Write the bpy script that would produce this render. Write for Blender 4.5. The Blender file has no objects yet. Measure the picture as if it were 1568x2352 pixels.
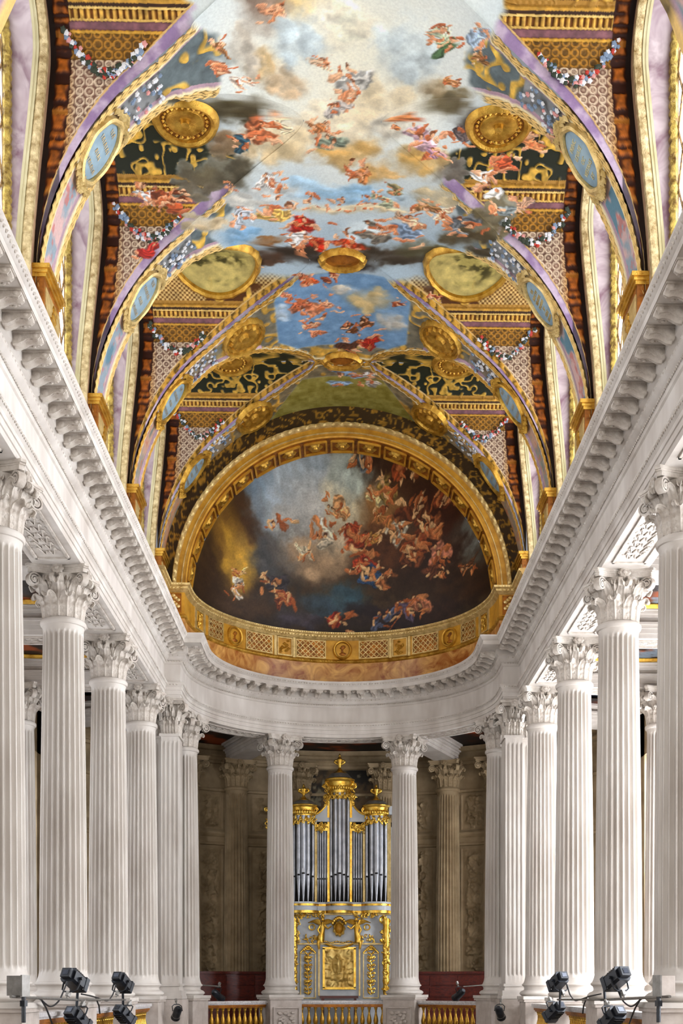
import bpy, math, random
import numpy as np
from mathutils import Matrix, Vector, Quaternion

PI = math.pi
rnd = random.Random(11)
sc = bpy.context.scene
COL = sc.collection

# ------------------------------------------------------------------ camera, world, exposure
# metres; the origin is the eye of somebody standing in the west tribune, y runs towards the apse
FPX = 2800.0
YAW = math.radians(1.3)
cam = bpy.data.cameras.new('camera')
cam.sensor_fit = 'AUTO'
cam.sensor_width = 36.0
cam.lens = FPX / 2352 * 36.0
cam.shift_y = (2268 - 1176) / 2352.0
cam.shift_x = -(FPX * math.tan(YAW) + 2) / 2352.0
cam.clip_end = 300
camo = bpy.data.objects.new('camera', cam)
COL.objects.link(camo)
camo.location = (0, 0, 0)
camo.rotation_euler = (PI / 2, 0, -YAW)
sc.camera = camo

world = bpy.data.worlds.new('sky')
sc.world = world
world.use_nodes = True
bg = world.node_tree.nodes['Background']
bg.inputs['Color'].default_value = (0.93, 0.95, 1.0, 1)
bg.inputs['Strength'].default_value = 0.18

vs = sc.view_settings
vs.view_transform = 'Standard'
vs.look = 'None'
vs.gamma = 1.0
vs.use_curve_mapping = False
vs.exposure = 0.74
WINDOW_LIGHT = {'upper_right': 3.4, 'upper_left': 1.5, 'gallery_right': 10.0, 'gallery_left': 1.5}
sc.cycles.max_bounces = 4
sc.cycles.glossy_bounces = 2
sc.cycles.caustics_reflective = False
sc.cycles.caustics_refractive = False
sc.cycles.adaptive_threshold = 0.07
sc.cycles.diffuse_bounces = 2


def area(name, loc, size, rot, power, color=(1, 1, 1)):
    l = bpy.data.lights.new(name, 'AREA')
    l.shape = 'RECTANGLE'
    l.size, l.size_y = size
    l.energy = power
    l.color = color
    o = bpy.data.objects.new(name, l)
    o.location = loc
    o.rotation_euler = rot
    COL.objects.link(o)
    return o


# daylight of the tall west windows behind the viewer
area('west_window_daylight', (0, -6, 6.5), (8, 12), (PI / 2, 0, 0), 1150, (1.0, 0.96, 0.91))

# ------------------------------------------------------------------ helpers
def lin(c):
    c = np.asarray(c, dtype=np.float64) / 255.0
    return np.where(c <= 0.04045, c / 12.92, ((c + 0.055) / 1.055) ** 2.4)


def raw_mesh(name, V, F, smooth=True):
    V = np.asarray(V, dtype=np.float32).reshape(-1, 3)
    me = bpy.data.meshes.new(name)
    if isinstance(F, np.ndarray) and F.ndim == 2:
        n, k = F.shape
        me.vertices.add(len(V))
        me.vertices.foreach_set('co', V.ravel())
        me.loops.add(n * k)
        me.loops.foreach_set('vertex_index', F.astype(np.int32).ravel())
        me.polygons.add(n)
        me.polygons.foreach_set('loop_start', np.arange(0, n * k, k, dtype=np.int32))
        me.update(calc_edges=True)
        me.validate()
    else:
        me.from_pydata(V.tolist(), [], F)
    me.polygons.foreach_set('use_smooth', [bool(smooth)] * len(me.polygons))
    me.update()
    return me


def link(name, me, mat=None, parent=None, loc=None):
    o = bpy.data.objects.new(name, me)
    COL.objects.link(o)
    if mat is not None and me is not None and len(me.materials) == 0:
        me.materials.append(mat)
    if parent is not None:
        o.parent = parent
    if loc is not None:
        o.location = loc
    return o


def tag(o, label=None, cat=None, group=None, kind=None):
    if label: o['label'] = label
    if cat: o['category'] = cat
    if group: o['group'] = group
    if kind: o['kind'] = kind
    return o


def empty(name, label, cat, loc=(0, 0, 0), rz=0.0, group=None):
    o = bpy.data.objects.new(name, None)
    COL.objects.link(o)
    o.location = loc
    o.rotation_euler = (0, 0, rz)
    return tag(o, label, cat, group)


def copy_tree(o, parent=None):
    c = o.copy()
    COL.objects.link(c)
    c.parent = parent
    for ch in o.children:
        copy_tree(ch, c)
    return c


class G:
    """collects shapes into one mesh"""
    def __init__(s):
        s.v, s.f, s.n = [], [], 0

    def add(s, V, F):
        V = np.asarray(V, dtype=np.float64).reshape(-1, 3)
        n = s.n
        s.v.append(V)
        s.f.extend([tuple(int(i) + n for i in f) for f in F])
        s.n += len(V)
        return s

    def box(s, c, d, M=None, ch=0.0):
        x, y, z = d[0] / 2, d[1] / 2, d[2] / 2
        V = np.array([[sx * x, sy * y, sz * z] for sx in (-1, 1) for sy in (-1, 1) for sz in (-1, 1)])
        if M is not None:
            V = V @ np.asarray(M).T
        return s.add(V + np.asarray(c), [(0, 1, 3, 2), (4, 6, 7, 5), (0, 4, 5, 1), (2, 3, 7, 6), (0, 2, 6, 4), (1, 5, 7, 3)])

    def lathe(s, prof, n=24, c=(0, 0, 0), sx=1.0, sy=1.0, cap=True, petal=None):
        V, F = [], []
        m = len(prof)
        for (r, z) in prof:
            for k in range(n):
                a = 2 * PI * k / n
                rr = r * (petal(a) if petal else 1)
                V.append((c[0] + rr * math.cos(a) * sx, c[1] + rr * math.sin(a) * sy, c[2] + z))
        for i in range(m - 1):
            for k in range(n):
                k2 = (k + 1) % n
                F.append((i * n + k, i * n + k2, (i + 1) * n + k2, (i + 1) * n + k))
        if cap:
            F.append(tuple(range(n - 1, -1, -1)))
            F.append(tuple((m - 1) * n + k for k in range(n)))
        return s.add(V, F)

    def ball(s, c, r, n=10, m=6, M=None):
        r = (r, r, r) if not hasattr(r, '__len__') else r
        V = [(0, 0, -1)]
        for i in range(1, m):
            t = PI * i / m
            for k in range(n):
                a = 2 * PI * k / n
                V.append((math.sin(t) * math.cos(a), math.sin(t) * math.sin(a), -math.cos(t)))
        V.append((0, 0, 1))
        F = [(0, 1 + (k + 1) % n, 1 + k) for k in range(n)]
        for i in range(m - 2):
            for k in range(n):
                k2 = (k + 1) % n
                F.append((1 + i * n + k, 1 + i * n + k2, 1 + (i + 1) * n + k2, 1 + (i + 1) * n + k))
        top = len(V) - 1
        b = 1 + (m - 2) * n
        F += [(top, b + k, b + (k + 1) % n) for k in range(n)]
        V = np.array(V) * np.array(r)
        if M is not None:
            V = V @ np.asarray(M).T
        return s.add(V + np.asarray(c), F)

    def tube(s, pts, r, n=8, cap=True):
        P = np.asarray(pts, dtype=float)
        m = len(P)
        R = np.full(m, r, dtype=float) if not hasattr(r, '__len__') else np.asarray(r, dtype=float)
        T = np.gradient(P, axis=0)
        T /= np.linalg.norm(T, axis=1)[:, None] + 1e-12
        up = np.array([0, 0, 1.0]) if abs(T[0][2]) < 0.9 else np.array([1.0, 0, 0])
        a = np.cross(T[0], up); a /= np.linalg.norm(a)
        V, F = [], []
        for i in range(m):
            a = a - T[i] * np.dot(a, T[i]); a /= np.linalg.norm(a) + 1e-12
            b = np.cross(T[i], a)
            for k in range(n):
                t = 2 * PI * k / n
                V.append(P[i] + R[i] * (math.cos(t) * a + math.sin(t) * b))
        for i in range(m - 1):
            for k in range(n):
                k2 = (k + 1) % n
                F.append((i * n + k, i * n + k2, (i + 1) * n + k2, (i + 1) * n + k))
        if cap:
            F.append(tuple(range(n - 1, -1, -1)))
            F.append(tuple((m - 1) * n + k for k in range(n)))
        return s.add(V, F)

    def grid(s, P, flip=False):
        P = np.asarray(P, dtype=float)
        a, b = P.shape[:2]
        F = []
        for i in range(a - 1):
            for j in range(b - 1):
                q = (i * b + j, (i + 1) * b + j, (i + 1) * b + j + 1, i * b + j + 1)
                F.append(q[::-1] if flip else q)
        return s.add(P.reshape(-1, 3), F)

    def slab(s, P, N, th):
        """grid surface with thickness th against the normal N (same shape)"""
        P = np.asarray(P, dtype=float); Q = P - np.asarray(N) * th
        a, b = P.shape[:2]
        s.grid(P); s.grid(Q, True)
        ring = [(i, 0) for i in range(a)] + [(a - 1, j) for j in range(1, b)] + [(i, b - 1) for i in range(a - 2, -1, -1)] + [(0, j) for j in range(b - 2, 0, -1)]
        o2 = s.n - a * b; o1 = o2 - a * b
        for k in range(len(ring)):
            p, q = ring[k], ring[(k + 1) % len(ring)]
            s.f.append((o1 + p[0] * b + p[1], o2 + p[0] * b + p[1], o2 + q[0] * b + q[1], o1 + q[0] * b + q[1]))
        return s

    def prism(s, poly, h0, h1, fr=None):
        """2-D polygon extruded along the third axis; fr maps (a,b,h)->xyz"""
        fr = fr or (lambda a, b, h: (a, b, h))
        n = len(poly)
        V = [fr(a, b, h0) for a, b in poly] + [fr(a, b, h1) for a, b in poly]
        F = [tuple(range(n - 1, -1, -1)), tuple(range(n, 2 * n))]
        F += [(k, (k + 1) % n, n + (k + 1) % n, n + k) for k in range(n)]
        return s.add(V, F)

    def sweep(s, P, Nn, Bn, prof, closed=False, mod=None, loop=False):
        """profile points (a,b) carried along P with frame Nn,Bn (arrays m x 3)"""
        P = np.asarray(P, float); m = len(P)
        Nn = np.broadcast_to(np.asarray(Nn, float), (m, 3)); Bn = np.broadcast_to(np.asarray(Bn, float), (m, 3))
        k = len(prof)
        V = np.zeros((m, k, 3))
        for j, (a, b) in enumerate(prof):
            aa = np.full(m, a); bb = np.full(m, b)
            if mod is not None:
                aa, bb = mod(j, aa, bb)
            V[:, j] = P + Nn * aa[:, None] + Bn * bb[:, None]
        F = []
        for i in range(m if loop else m - 1):
            i2 = (i + 1) % m
            for j in range(k if closed else k - 1):
                j2 = (j + 1) % k
                F.append((i * k + j, i2 * k + j, i2 * k + j2, i * k + j2))
        return s.add(V.reshape(-1, 3), F)

    def me(s, name, smooth=True, angle=None):
        m = raw_mesh(name, np.concatenate(s.v), s.f, smooth)
        if smooth and angle is None:
            angle = 40
        if smooth:
            try:
                m.set_sharp_from_angle(angle=math.radians(angle))
            except Exception:
                pass
        return m

    def obj(s, name, mat, parent=None, smooth=True, angle=None, loc=None):
        return link(name, s.me(name, smooth, angle), mat, parent, loc)


def rotz(a):
    c, s_ = math.cos(a), math.sin(a)
    return np.array([[c, -s_, 0], [s_, c, 0], [0, 0, 1.0]])


def plan_offset(path, p):
    """offset a plan polyline to its left by p, mitred"""
    P = np.asarray(path, float)
    d = np.diff(P, axis=0); d /= np.linalg.norm(d, axis=1)[:, None]
    nrm = np.stack([-d[:, 1], d[:, 0]], 1)
    out = np.zeros_like(P)
    for i in range(len(P)):
        a = nrm[max(i - 1, 0)]; b = nrm[min(i, len(nrm) - 1)]
        m = a + b
        m /= max(1e-9, np.dot(m, a))
        out[i] = P[i] + m * p
    return out


def plan_sweep(g, path, prof, sub=None):
    """carry (projection, height) profile along a plan polyline (projection to its left)"""
    lines = [np.column_stack([plan_offset(path, p), np.full(len(path), z)]) for p, z in prof]
    V = np.stack(lines, 1)
    if sub is not None:
        V = V[sub[0]:sub[1]]
    m, k = V.shape[:2]
    F = [(i * k + j, (i + 1) * k + j, (i + 1) * k + j + 1, i * k + j + 1) for i in range(m - 1) for j in range(k - 1)]
    return g.add(V.reshape(-1, 3), F)


def along(path, step, start=0.0):
    """stations on a plan polyline: (point, tangent, left normal)"""
    P = np.asarray(path, float)
    L = np.linalg.norm(np.diff(P, axis=0), axis=1)
    S = np.concatenate([[0], np.cumsum(L)])
    out, t = [], start
    while t < S[-1]:
        i = min(len(L) - 1, np.searchsorted(S, t, 'right') - 1)
        d = (P[i + 1] - P[i]) / L[i]
        out.append((P[i] + d * (t - S[i]), d, np.array([-d[1], d[0]])))
        t += step
    return out


OCT_V = np.array([(1, 0, 0), (-1, 0, 0), (0, 1, 0), (0, -1, 0), (0, 0, 1), (0, 0, -1)], float)
OCT_F = [(0, 2, 4), (2, 1, 4), (1, 3, 4), (3, 0, 4), (2, 0, 5), (1, 2, 5), (3, 1, 5), (0, 3, 5)]


def beads(g, path, p, z, step, r):
    for (q, d, n) in along(path, step, step / 2):
        c = q + n * p
        V = np.array([[c[0] + d[0] * v[0] * r[0] + n[0] * v[1] * r[1], c[1] + d[1] * v[0] * r[0] + n[1] * v[1] * r[1], z + v[2] * r[2]] for v in OCT_V])
        g.add(V, OCT_F)
    return g


# numpy value noise
def _h(ix, iy, s):
    v = np.sin(ix * 127.1 + iy * 311.7 + s * 74.7) * 43758.5453
    return v - np.floor(v)


def vnoise(x, y, s=0):
    x = np.asarray(x, float); y = np.asarray(y, float)
    ix, iy = np.floor(x), np.floor(y)
    fx, fy = x - ix, y - iy
    fx = fx * fx * (3 - 2 * fx); fy = fy * fy * (3 - 2 * fy)
    a, b = _h(ix, iy, s), _h(ix + 1, iy, s)
    c, d = _h(ix, iy + 1, s), _h(ix + 1, iy + 1, s)
    return (a * (1 - fx) + b * fx) * (1 - fy) + (c * (1 - fx) + d * fx) * fy


def fbm(x, y, o=4, s=0):
    v, a, t = 0.0, 0.5, 0.0
    for i in range(o):
        v = v + a * vnoise(x * 2 ** i + 3.7 * i, y * 2 ** i - 5.1 * i, s + i)
        t += a; a *= 0.5
    return v / t


def sstep(a, b, x):
    t = np.clip((x - a) / (b - a), 0, 1)
    return t * t * (3 - 2 * t)


# ------------------------------------------------------------------ materials
def new_mat(name):
    m = bpy.data.materials.new(name)
    m.use_nodes = True
    nt = m.node_tree
    return m, nt, nt.nodes['Principled BSDF']


def noise_mix(nt, c1, c2, scale, detail=3, rough=0.6, dist=0.0, lo=0.3, hi=0.7, stretch=None):
    tc = nt.nodes.new('ShaderNodeTexCoord')
    no = nt.nodes.new('ShaderNodeTexNoise')
    no.inputs['Scale'].default_value = scale
    no.inputs['Detail'].default_value = detail
    no.inputs['Roughness'].default_value = rough
    no.inputs['Distortion'].default_value = dist
    if stretch:
        mp = nt.nodes.new('ShaderNodeMapping')
        mp.inputs['Scale'].default_value = stretch
        nt.links.new(tc.outputs['Object'], mp.inputs['Vector'])
        nt.links.new(mp.outputs['Vector'], no.inputs['Vector'])
    else:
        nt.links.new(tc.outputs['Object'], no.inputs['Vector'])
    rp = nt.nodes.new('ShaderNodeValToRGB')
    rp.color_ramp.elements[0].position = lo
    rp.color_ramp.elements[1].position = hi
    rp.color_ramp.elements[0].color = (*lin(c1), 1)
    rp.color_ramp.elements[1].color = (*lin(c2), 1)
    nt.links.new(no.outputs['Fac'], rp.inputs['Fac'])
    return no, rp


def mat_noise(name, c1, c2, scale=3.0, rough=0.6, metal=0.0, bump=0.0, bscale=20.0, dist=0.0, lo=0.3, hi=0.7, stretch=None, spec=0.5):
    m, nt, b = new_mat(name)
    no, rp = noise_mix(nt, c1, c2, scale, dist=dist, lo=lo, hi=hi, stretch=stretch)
    nt.links.new(rp.outputs['Color'], b.inputs['Base Color'])
    b.inputs['Roughness'].default_value = rough
    b.inputs['Metallic'].default_value = metal
    b.inputs['Specular IOR Level'].default_value = spec
    if bump:
        n2 = nt.nodes.new('ShaderNodeTexNoise')
        n2.inputs['Scale'].default_value = bscale
        n2.inputs['Detail'].default_value = 2
        tc = nt.nodes.new('ShaderNodeTexCoord')
        nt.links.new(tc.outputs['Object'], n2.inputs['Vector'])
        bp = nt.nodes.new('ShaderNodeBump')
        bp.inputs['Strength'].default_value = bump
        bp.inputs['Distance'].default_value = 0.02
        nt.links.new(n2.outputs['Fac'], bp.inputs['Height'])
        nt.links.new(bp.outputs['Normal'], b.inputs['Normal'])
    return m


def mat_painted(name, rough=0.55, nscale=22.0, amt=0.09):
    """colour from the vertex layer 'Col', gilding from 'Gilt', brush texture from noise"""
    m, nt, b = new_mat(name)
    at = nt.nodes.new('ShaderNodeVertexColor'); at.layer_name = 'Col'
    tc = nt.nodes.new('ShaderNodeTexCoord')
    no = nt.nodes.new('ShaderNodeTexNoise')
    no.inputs['Scale'].default_value = nscale; no.inputs['Detail'].default_value = 3; no.inputs['Roughness'].default_value = 0.65
    nt.links.new(tc.outputs['Object'], no.inputs['Vector'])
    mr = nt.nodes.new('ShaderNodeMapRange')
    mr.inputs['From Min'].default_value = 0.3; mr.inputs['From Max'].default_value = 0.7
    mr.inputs['To Min'].default_value = 1 - amt; mr.inputs['To Max'].default_value = 1 + amt
    nt.links.new(no.outputs['Fac'], mr.inputs['Value'])
    vm = nt.nodes.new('ShaderNodeVectorMath'); vm.operation = 'SCALE'
    nt.links.new(at.outputs['Color'], vm.inputs[0]); nt.links.new(mr.outputs['Result'], vm.inputs['Scale'])
    nt.links.new(vm.outputs['Vector'], b.inputs['Base Color'])
    nt.links.new(at.outputs['Alpha'], b.inputs['Metallic'])
    b.inputs['Roughness'].default_value = rough
    b.inputs['Specular IOR Level'].default_value = 0.3
    return m


def set_cols(me, rgb, gilt=None):
    """rgb in sRGB 0..255, one per vertex; gilt goes in the alpha"""
    a = me.color_attributes.new('Col', 'FLOAT_COLOR', 'POINT')
    d = np.ones((len(me.vertices), 4), np.float32)
    d[:, :3] = np.clip(lin(np.clip(rgb, 0, 255)), 0, 1)
    d[:, 3] = 0 if gilt is None else gilt
    a.data.foreach_set('color', d.ravel())
    me.color_attributes.active_color = a


STONE = mat_noise('white_stone', (182, 171, 160), (216, 208, 199), 1.3, 0.62, bump=0.08, bscale=30, stretch=(1, 1, 0.35))
STONE_C = mat_noise('carved_stone', (174, 161, 148), (214, 205, 194), 6.0, 0.65, bump=0.25, bscale=40)
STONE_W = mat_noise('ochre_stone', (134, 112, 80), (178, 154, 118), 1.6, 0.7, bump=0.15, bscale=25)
STONE_P = mat_noise('pedestal_stone', (172, 158, 146), (198, 186, 176), 4.0, 0.6, bump=0.1)
GOLD = mat_noise('gilded_stucco', (166, 116, 30), (236, 190, 84), 5.0, 0.36, metal=0.75, bump=0.35, bscale=45)
GOLD_L = mat_noise('pale_gilding', (190, 158, 92), (240, 214, 150), 6.0, 0.4, metal=0.6, bump=0.4, bscale=45)
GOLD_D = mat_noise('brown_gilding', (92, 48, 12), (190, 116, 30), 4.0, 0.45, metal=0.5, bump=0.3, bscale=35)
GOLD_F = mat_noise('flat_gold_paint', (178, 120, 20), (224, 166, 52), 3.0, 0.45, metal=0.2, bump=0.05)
GOLD_R = mat_noise('pale_gold_relief', (196, 150, 58), (246, 214, 130), 5.0, 0.36, metal=0.35)
GOLD_B = mat_noise('bright_gold_leaf', (206, 150, 34), (252, 214, 104), 7.0, 0.26, metal=0.85, bump=0.25, bscale=60)
FRAME = mat_noise('pale_carved_frame', (150, 122, 70), (234, 214, 164), 9.0, 0.45, metal=0.3, bump=0.5, bscale=50)
BORDER = mat_noise('window_border', (104, 76, 26), (216, 188, 96), 9.0, 0.4, metal=0.4, bump=0.4, bscale=50)
MARBLE_O = mat_noise('orange_marble', (150, 78, 22), (226, 172, 96), 1.6, 0.3, dist=1.6, lo=0.35, hi=0.68)
MARBLE_P = mat_noise('violet_marble', (132, 98, 112), (214, 198, 200), 1.5, 0.35, dist=1.3, lo=0.3, hi=0.66)
CREAM = mat_noise('cream_moulding', (196, 184, 136), (222, 212, 172), 2.0, 0.5)
PLATE = mat_noise('blue_grey_plate', (124, 150, 166), (164, 188, 198), 2.5, 0.6)
BLACK = mat_noise('black_metal', (12, 13, 16), (34, 38, 46), 8.0, 0.38, metal=0.3)
LENS = mat_noise('lamp_lens', (30, 46, 70), (70, 100, 140), 8.0, 0.08, metal=0.2)
STEEL = mat_noise('grey_steel', (120, 116, 110), (150, 146, 140), 8.0, 0.4, metal=0.6)
WOOD = mat_noise('red_brown_wood', (62, 16, 8), (112, 36, 16), 3.0, 0.4, stretch=(0.6, 6, 6))
PIPE = mat_noise('tin_pipe', (150, 152, 158), (190, 192, 198), 3.0, 0.38, metal=0.75)
CASE_W = mat_noise('white_case_paint', (190, 194, 200), (216, 218, 220), 3.0, 0.45)
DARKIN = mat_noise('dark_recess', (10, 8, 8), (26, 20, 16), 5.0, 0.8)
RED = mat_noise('red_cloth', (130, 16, 14), (176, 30, 24), 4.0, 0.7)
FLOORM = mat_noise('marble_floor', (150, 138, 128), (196, 186, 176), 1.5, 0.35)
RAIL = mat_noise('veined_rail_marble', (170, 160, 156), (226, 222, 220), 9.0, 0.3, dist=2.0)
BALU = mat_noise('gilt_baluster', (128, 88, 22), (206, 158, 56), 10.0, 0.3, metal=0.7)
PAINT = mat_painted('vault_painting')
PAINT_D = mat_painted('dome_painting', nscale=18.0, amt=0.18)
WHITE_F = mat_noise('white_petal', (206, 208, 214), (244, 242, 240), 12.0, 0.6)
PINK_F = mat_noise('pink_petal', (206, 120, 116), (232, 178, 170), 12.0, 0.6)
RED_F = mat_noise('red_petal', (170, 36, 28), (206, 70, 52), 12.0, 0.6)
BLUE_F = mat_noise('blue_petal', (96, 116, 146), (150, 170, 190), 12.0, 0.6)
LEAF_F = mat_noise('dark_leaf', (30, 40, 32), (62, 74, 56), 12.0, 0.6)
PLASTER = mat_noise('upper_wall_plaster', (150, 110, 84), (190, 156, 120), 3.0, 0.6)

GLASSES = {}
for k_, st_ in WINDOW_LIGHT.items():      # panes with the daylight of their side of the building
    m, nt, b = new_mat('daylit_glass_' + k_)
    no, rp = noise_mix(nt, (222, 232, 248), (255, 255, 255), 1.2)
    nt.links.new(rp.outputs['Color'], b.inputs['Base Color'])
    nt.links.new(rp.outputs['Color'], b.inputs['Emission Color'])
    b.inputs['Emission Strength'].default_value = st_
    GLASSES[k_] = m
# ================================================================== the vault
XW, ZC, RB = 4.88, 11.0, 4.8          # half width, springing, rise of the barrel
BAY, WC = 4.25, 1.62                  # bay length, half width of a window cell
RIB0 = 20.05
BAYC = [RIB0 - BAY / 2 + BAY * j for j in range(-3, 4)]     # bay centres, the last four in view
HB = BAY / 2


def Bz(X): return ZC + RB * np.sqrt(np.clip(1 - (np.abs(X) / XW) ** 2, 0, 1))
HC, RL = 1.15, 1.4                    # rise of a cell arch, its mean radius
def Az(X): return 15.75 + 0 * np.asarray(X, float)
def Sz(X): return Az(X) - HC
def wall_x(Z): return 4.95 - .34 * sstep(10.8, 15.7, np.asarray(Z, float))    # the window walls lean in


def yg(X):
    b, s = Bz(X), Sz(X)
    return np.where(b <= s, WC, WC * np.sqrt(np.clip(1 - ((b - s) / HC) ** 2, 0, None)))


def ceil_z(X, Y):
    j = round((Y - BAYC[0]) / BAY)
    y = Y - (BAYC[0] + BAY * j)
    b = float(Bz(X))
    if abs(y) < WC:
        b = max(b, float(Sz(X)) + HC * math.sqrt(1 - (y / WC) ** 2))
    return b


def at_vault(px, py):
    """the place on the vault that a point of the photograph shows"""
    z = 15.6
    for _ in range(8):
        Y = z * FPX / (2268 - py)
        X = (px - 786) * Y / FPX
        z = 0.5 * z + 0.5 * ceil_z(max(-4.8, min(4.8, X)), Y)
    return X, Y, z


# ---- the ceiling picture: sky, cloud and loose daubs of cloth and skin colour (a generic stand-in)
SKIN = [(214, 138, 92), (232, 178, 136), (190, 104, 62), (226, 158, 116)]
BLOBS = []


def blob(px, py, rx, ry, col, op=0.9, rot=0.0, cover=1.0, hard=0.35, fold=0.0):
    X, Y, z = at_vault(px, py)
    BLOBS.append((X, Y + 1.4 * (15.75 - z), rx * Y / FPX, 1.4 * ry * Y / FPX, rot, col, op, cover, hard, fold))


_fr = random.Random(5)


def strokes(put, px, py, s, cloth, n, tones, hair):
    """a loose cluster of brush strokes: folds of cloth, skin-coloured dabs"""
    if cloth:
        for k in range(3):
            f_ = _fr.uniform(.78, 1.15)
            put(px + _fr.uniform(-.5, .5) * s, py + _fr.uniform(-.35, .5) * s, s * _fr.uniform(.4, .7), s * _fr.uniform(.16, .32), tuple(min(255, c * f_) for c in cloth), .95, _fr.uniform(-1.3, 1.3), .25, .5)
    for k in range(n):
        put(px + _fr.uniform(-.75, .75) * s, py + _fr.uniform(-.6, .6) * s, s * _fr.uniform(.16, .4), s * _fr.uniform(.06, .12), _fr.choice(tones), .95, _fr.uniform(-1.5, 1.5), .22, .2)
    for k in range(2):
        hx, hy = px + _fr.uniform(-.5, .5) * s, py + _fr.uniform(-.5, .2) * s
        put(hx, hy - .05 * s, s * .13, s * .12, hair, .9, 0, .3, .1)
        put(hx, hy + .03 * s, s * .1, s * .1, tones[1], .9, 0, .3, .1)


def daub(px, py, s, cloth, n=9, cover=1.0):
    strokes(lambda x, y, rx, ry, c, op, ro, hd, fo: blob(x, y, rx, ry, c, op, ro, cover, hd, fo), px, py, s, cloth, n, SKIN, (112, 62, 34))


def cloud(put, px, py, rx, ry, col, n=7):
    put(px, py, rx, ry, col, .8, 0, .8, 0)
    for k in range(n):
        t = _fr.uniform(0, 2 * PI)
        q = _fr.uniform(.3, .8)
        f_ = _fr.uniform(.84, 1.14)
        c = tuple(min(255, v * f_) for v in col)
        put(px + rx * q * math.cos(t), py + ry * q * math.sin(t), rx * _fr.uniform(.25, .45), ry * _fr.uniform(.3, .5), c, .75, 0, .6, 0)


for a in [  # clouds
    (600, 20, 60, 70, (160, 136, 116)), (598, 150, 45, 45, (206, 176, 126)), (650, 195, 60, 40, (198, 172, 136)), (700, 15, 70, 40, (236, 206, 140)),
    (760, 60, 120, 60, (250, 240, 212)), (560, 120, 40, 60, (196, 186, 168)), (940, 120, 90, 90, (206, 218, 218)), (690, 100, 70, 60, (200, 214, 216)),
    (850, 240, 110, 70, (232, 214, 176)), (800, 350, 80, 40, (216, 170, 96)), (870, 400, 60, 25, (206, 164, 100)), (970, 370, 70, 45, (206, 164, 92)),
    (990, 205, 50, 40, (166, 146, 112)), (640, 330, 90, 60, (222, 198, 152)), (760, 290, 90, 60, (236, 222, 190)), (900, 290, 60, 50, (214, 206, 186)),
    (520, 340, 70, 40, (134, 106, 74)), (500, 400, 90, 55, (84, 76, 56)), (560, 262, 80, 30, (70, 60, 36)), (480, 245, 70, 22, (66, 58, 34)),
    (450, 440, 60, 40, (96, 86, 68)), (1040, 385, 50, 40, (92, 84, 74)), (1100, 285, 60, 30, (66, 56, 46)), (1020, 245, 70, 30, (104, 92, 62)),
    (1060, 210, 40, 20, (120, 108, 80)), (1110, 500, 60, 60, (104, 90, 58)), (1150, 470, 50, 40, (120, 110, 84)), (1070, 540, 60, 35, (70, 58, 36)),
    (690, 590, 90, 30, (48, 36, 26)), (880, 590, 100, 30, (58, 46, 32)), (620, 600, 50, 22, (70, 46, 30)), (970, 570, 70, 30, (84, 76, 46)),
    (800, 610, 70, 18, (40, 30, 24)), (780, 445, 130, 28, (146, 186, 214)), (700, 430, 60, 28, (166, 196, 214)), (900, 460, 60, 20, (176, 196, 206)),
    (560, 545, 50, 25, (120, 160, 190)), (470, 520, 60, 30, (190, 168, 130)), (800, 480, 160, 14, (226, 206, 166)), (640, 440, 70, 25, (204, 206, 200)),
    (560, 470, 60, 24, (196, 192, 180)), (1000, 450, 60, 26, (188, 172, 136)), (830, 530, 60, 30, (206, 216, 216)), (620, 560, 40, 16, (130, 90, 50)),
]:
    cloud(lambda x, y, rx, ry, c, op, ro, hd, fo: blob(x, y, rx, ry, c, op, ro, 1.0, hd, fo), *a)
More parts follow.
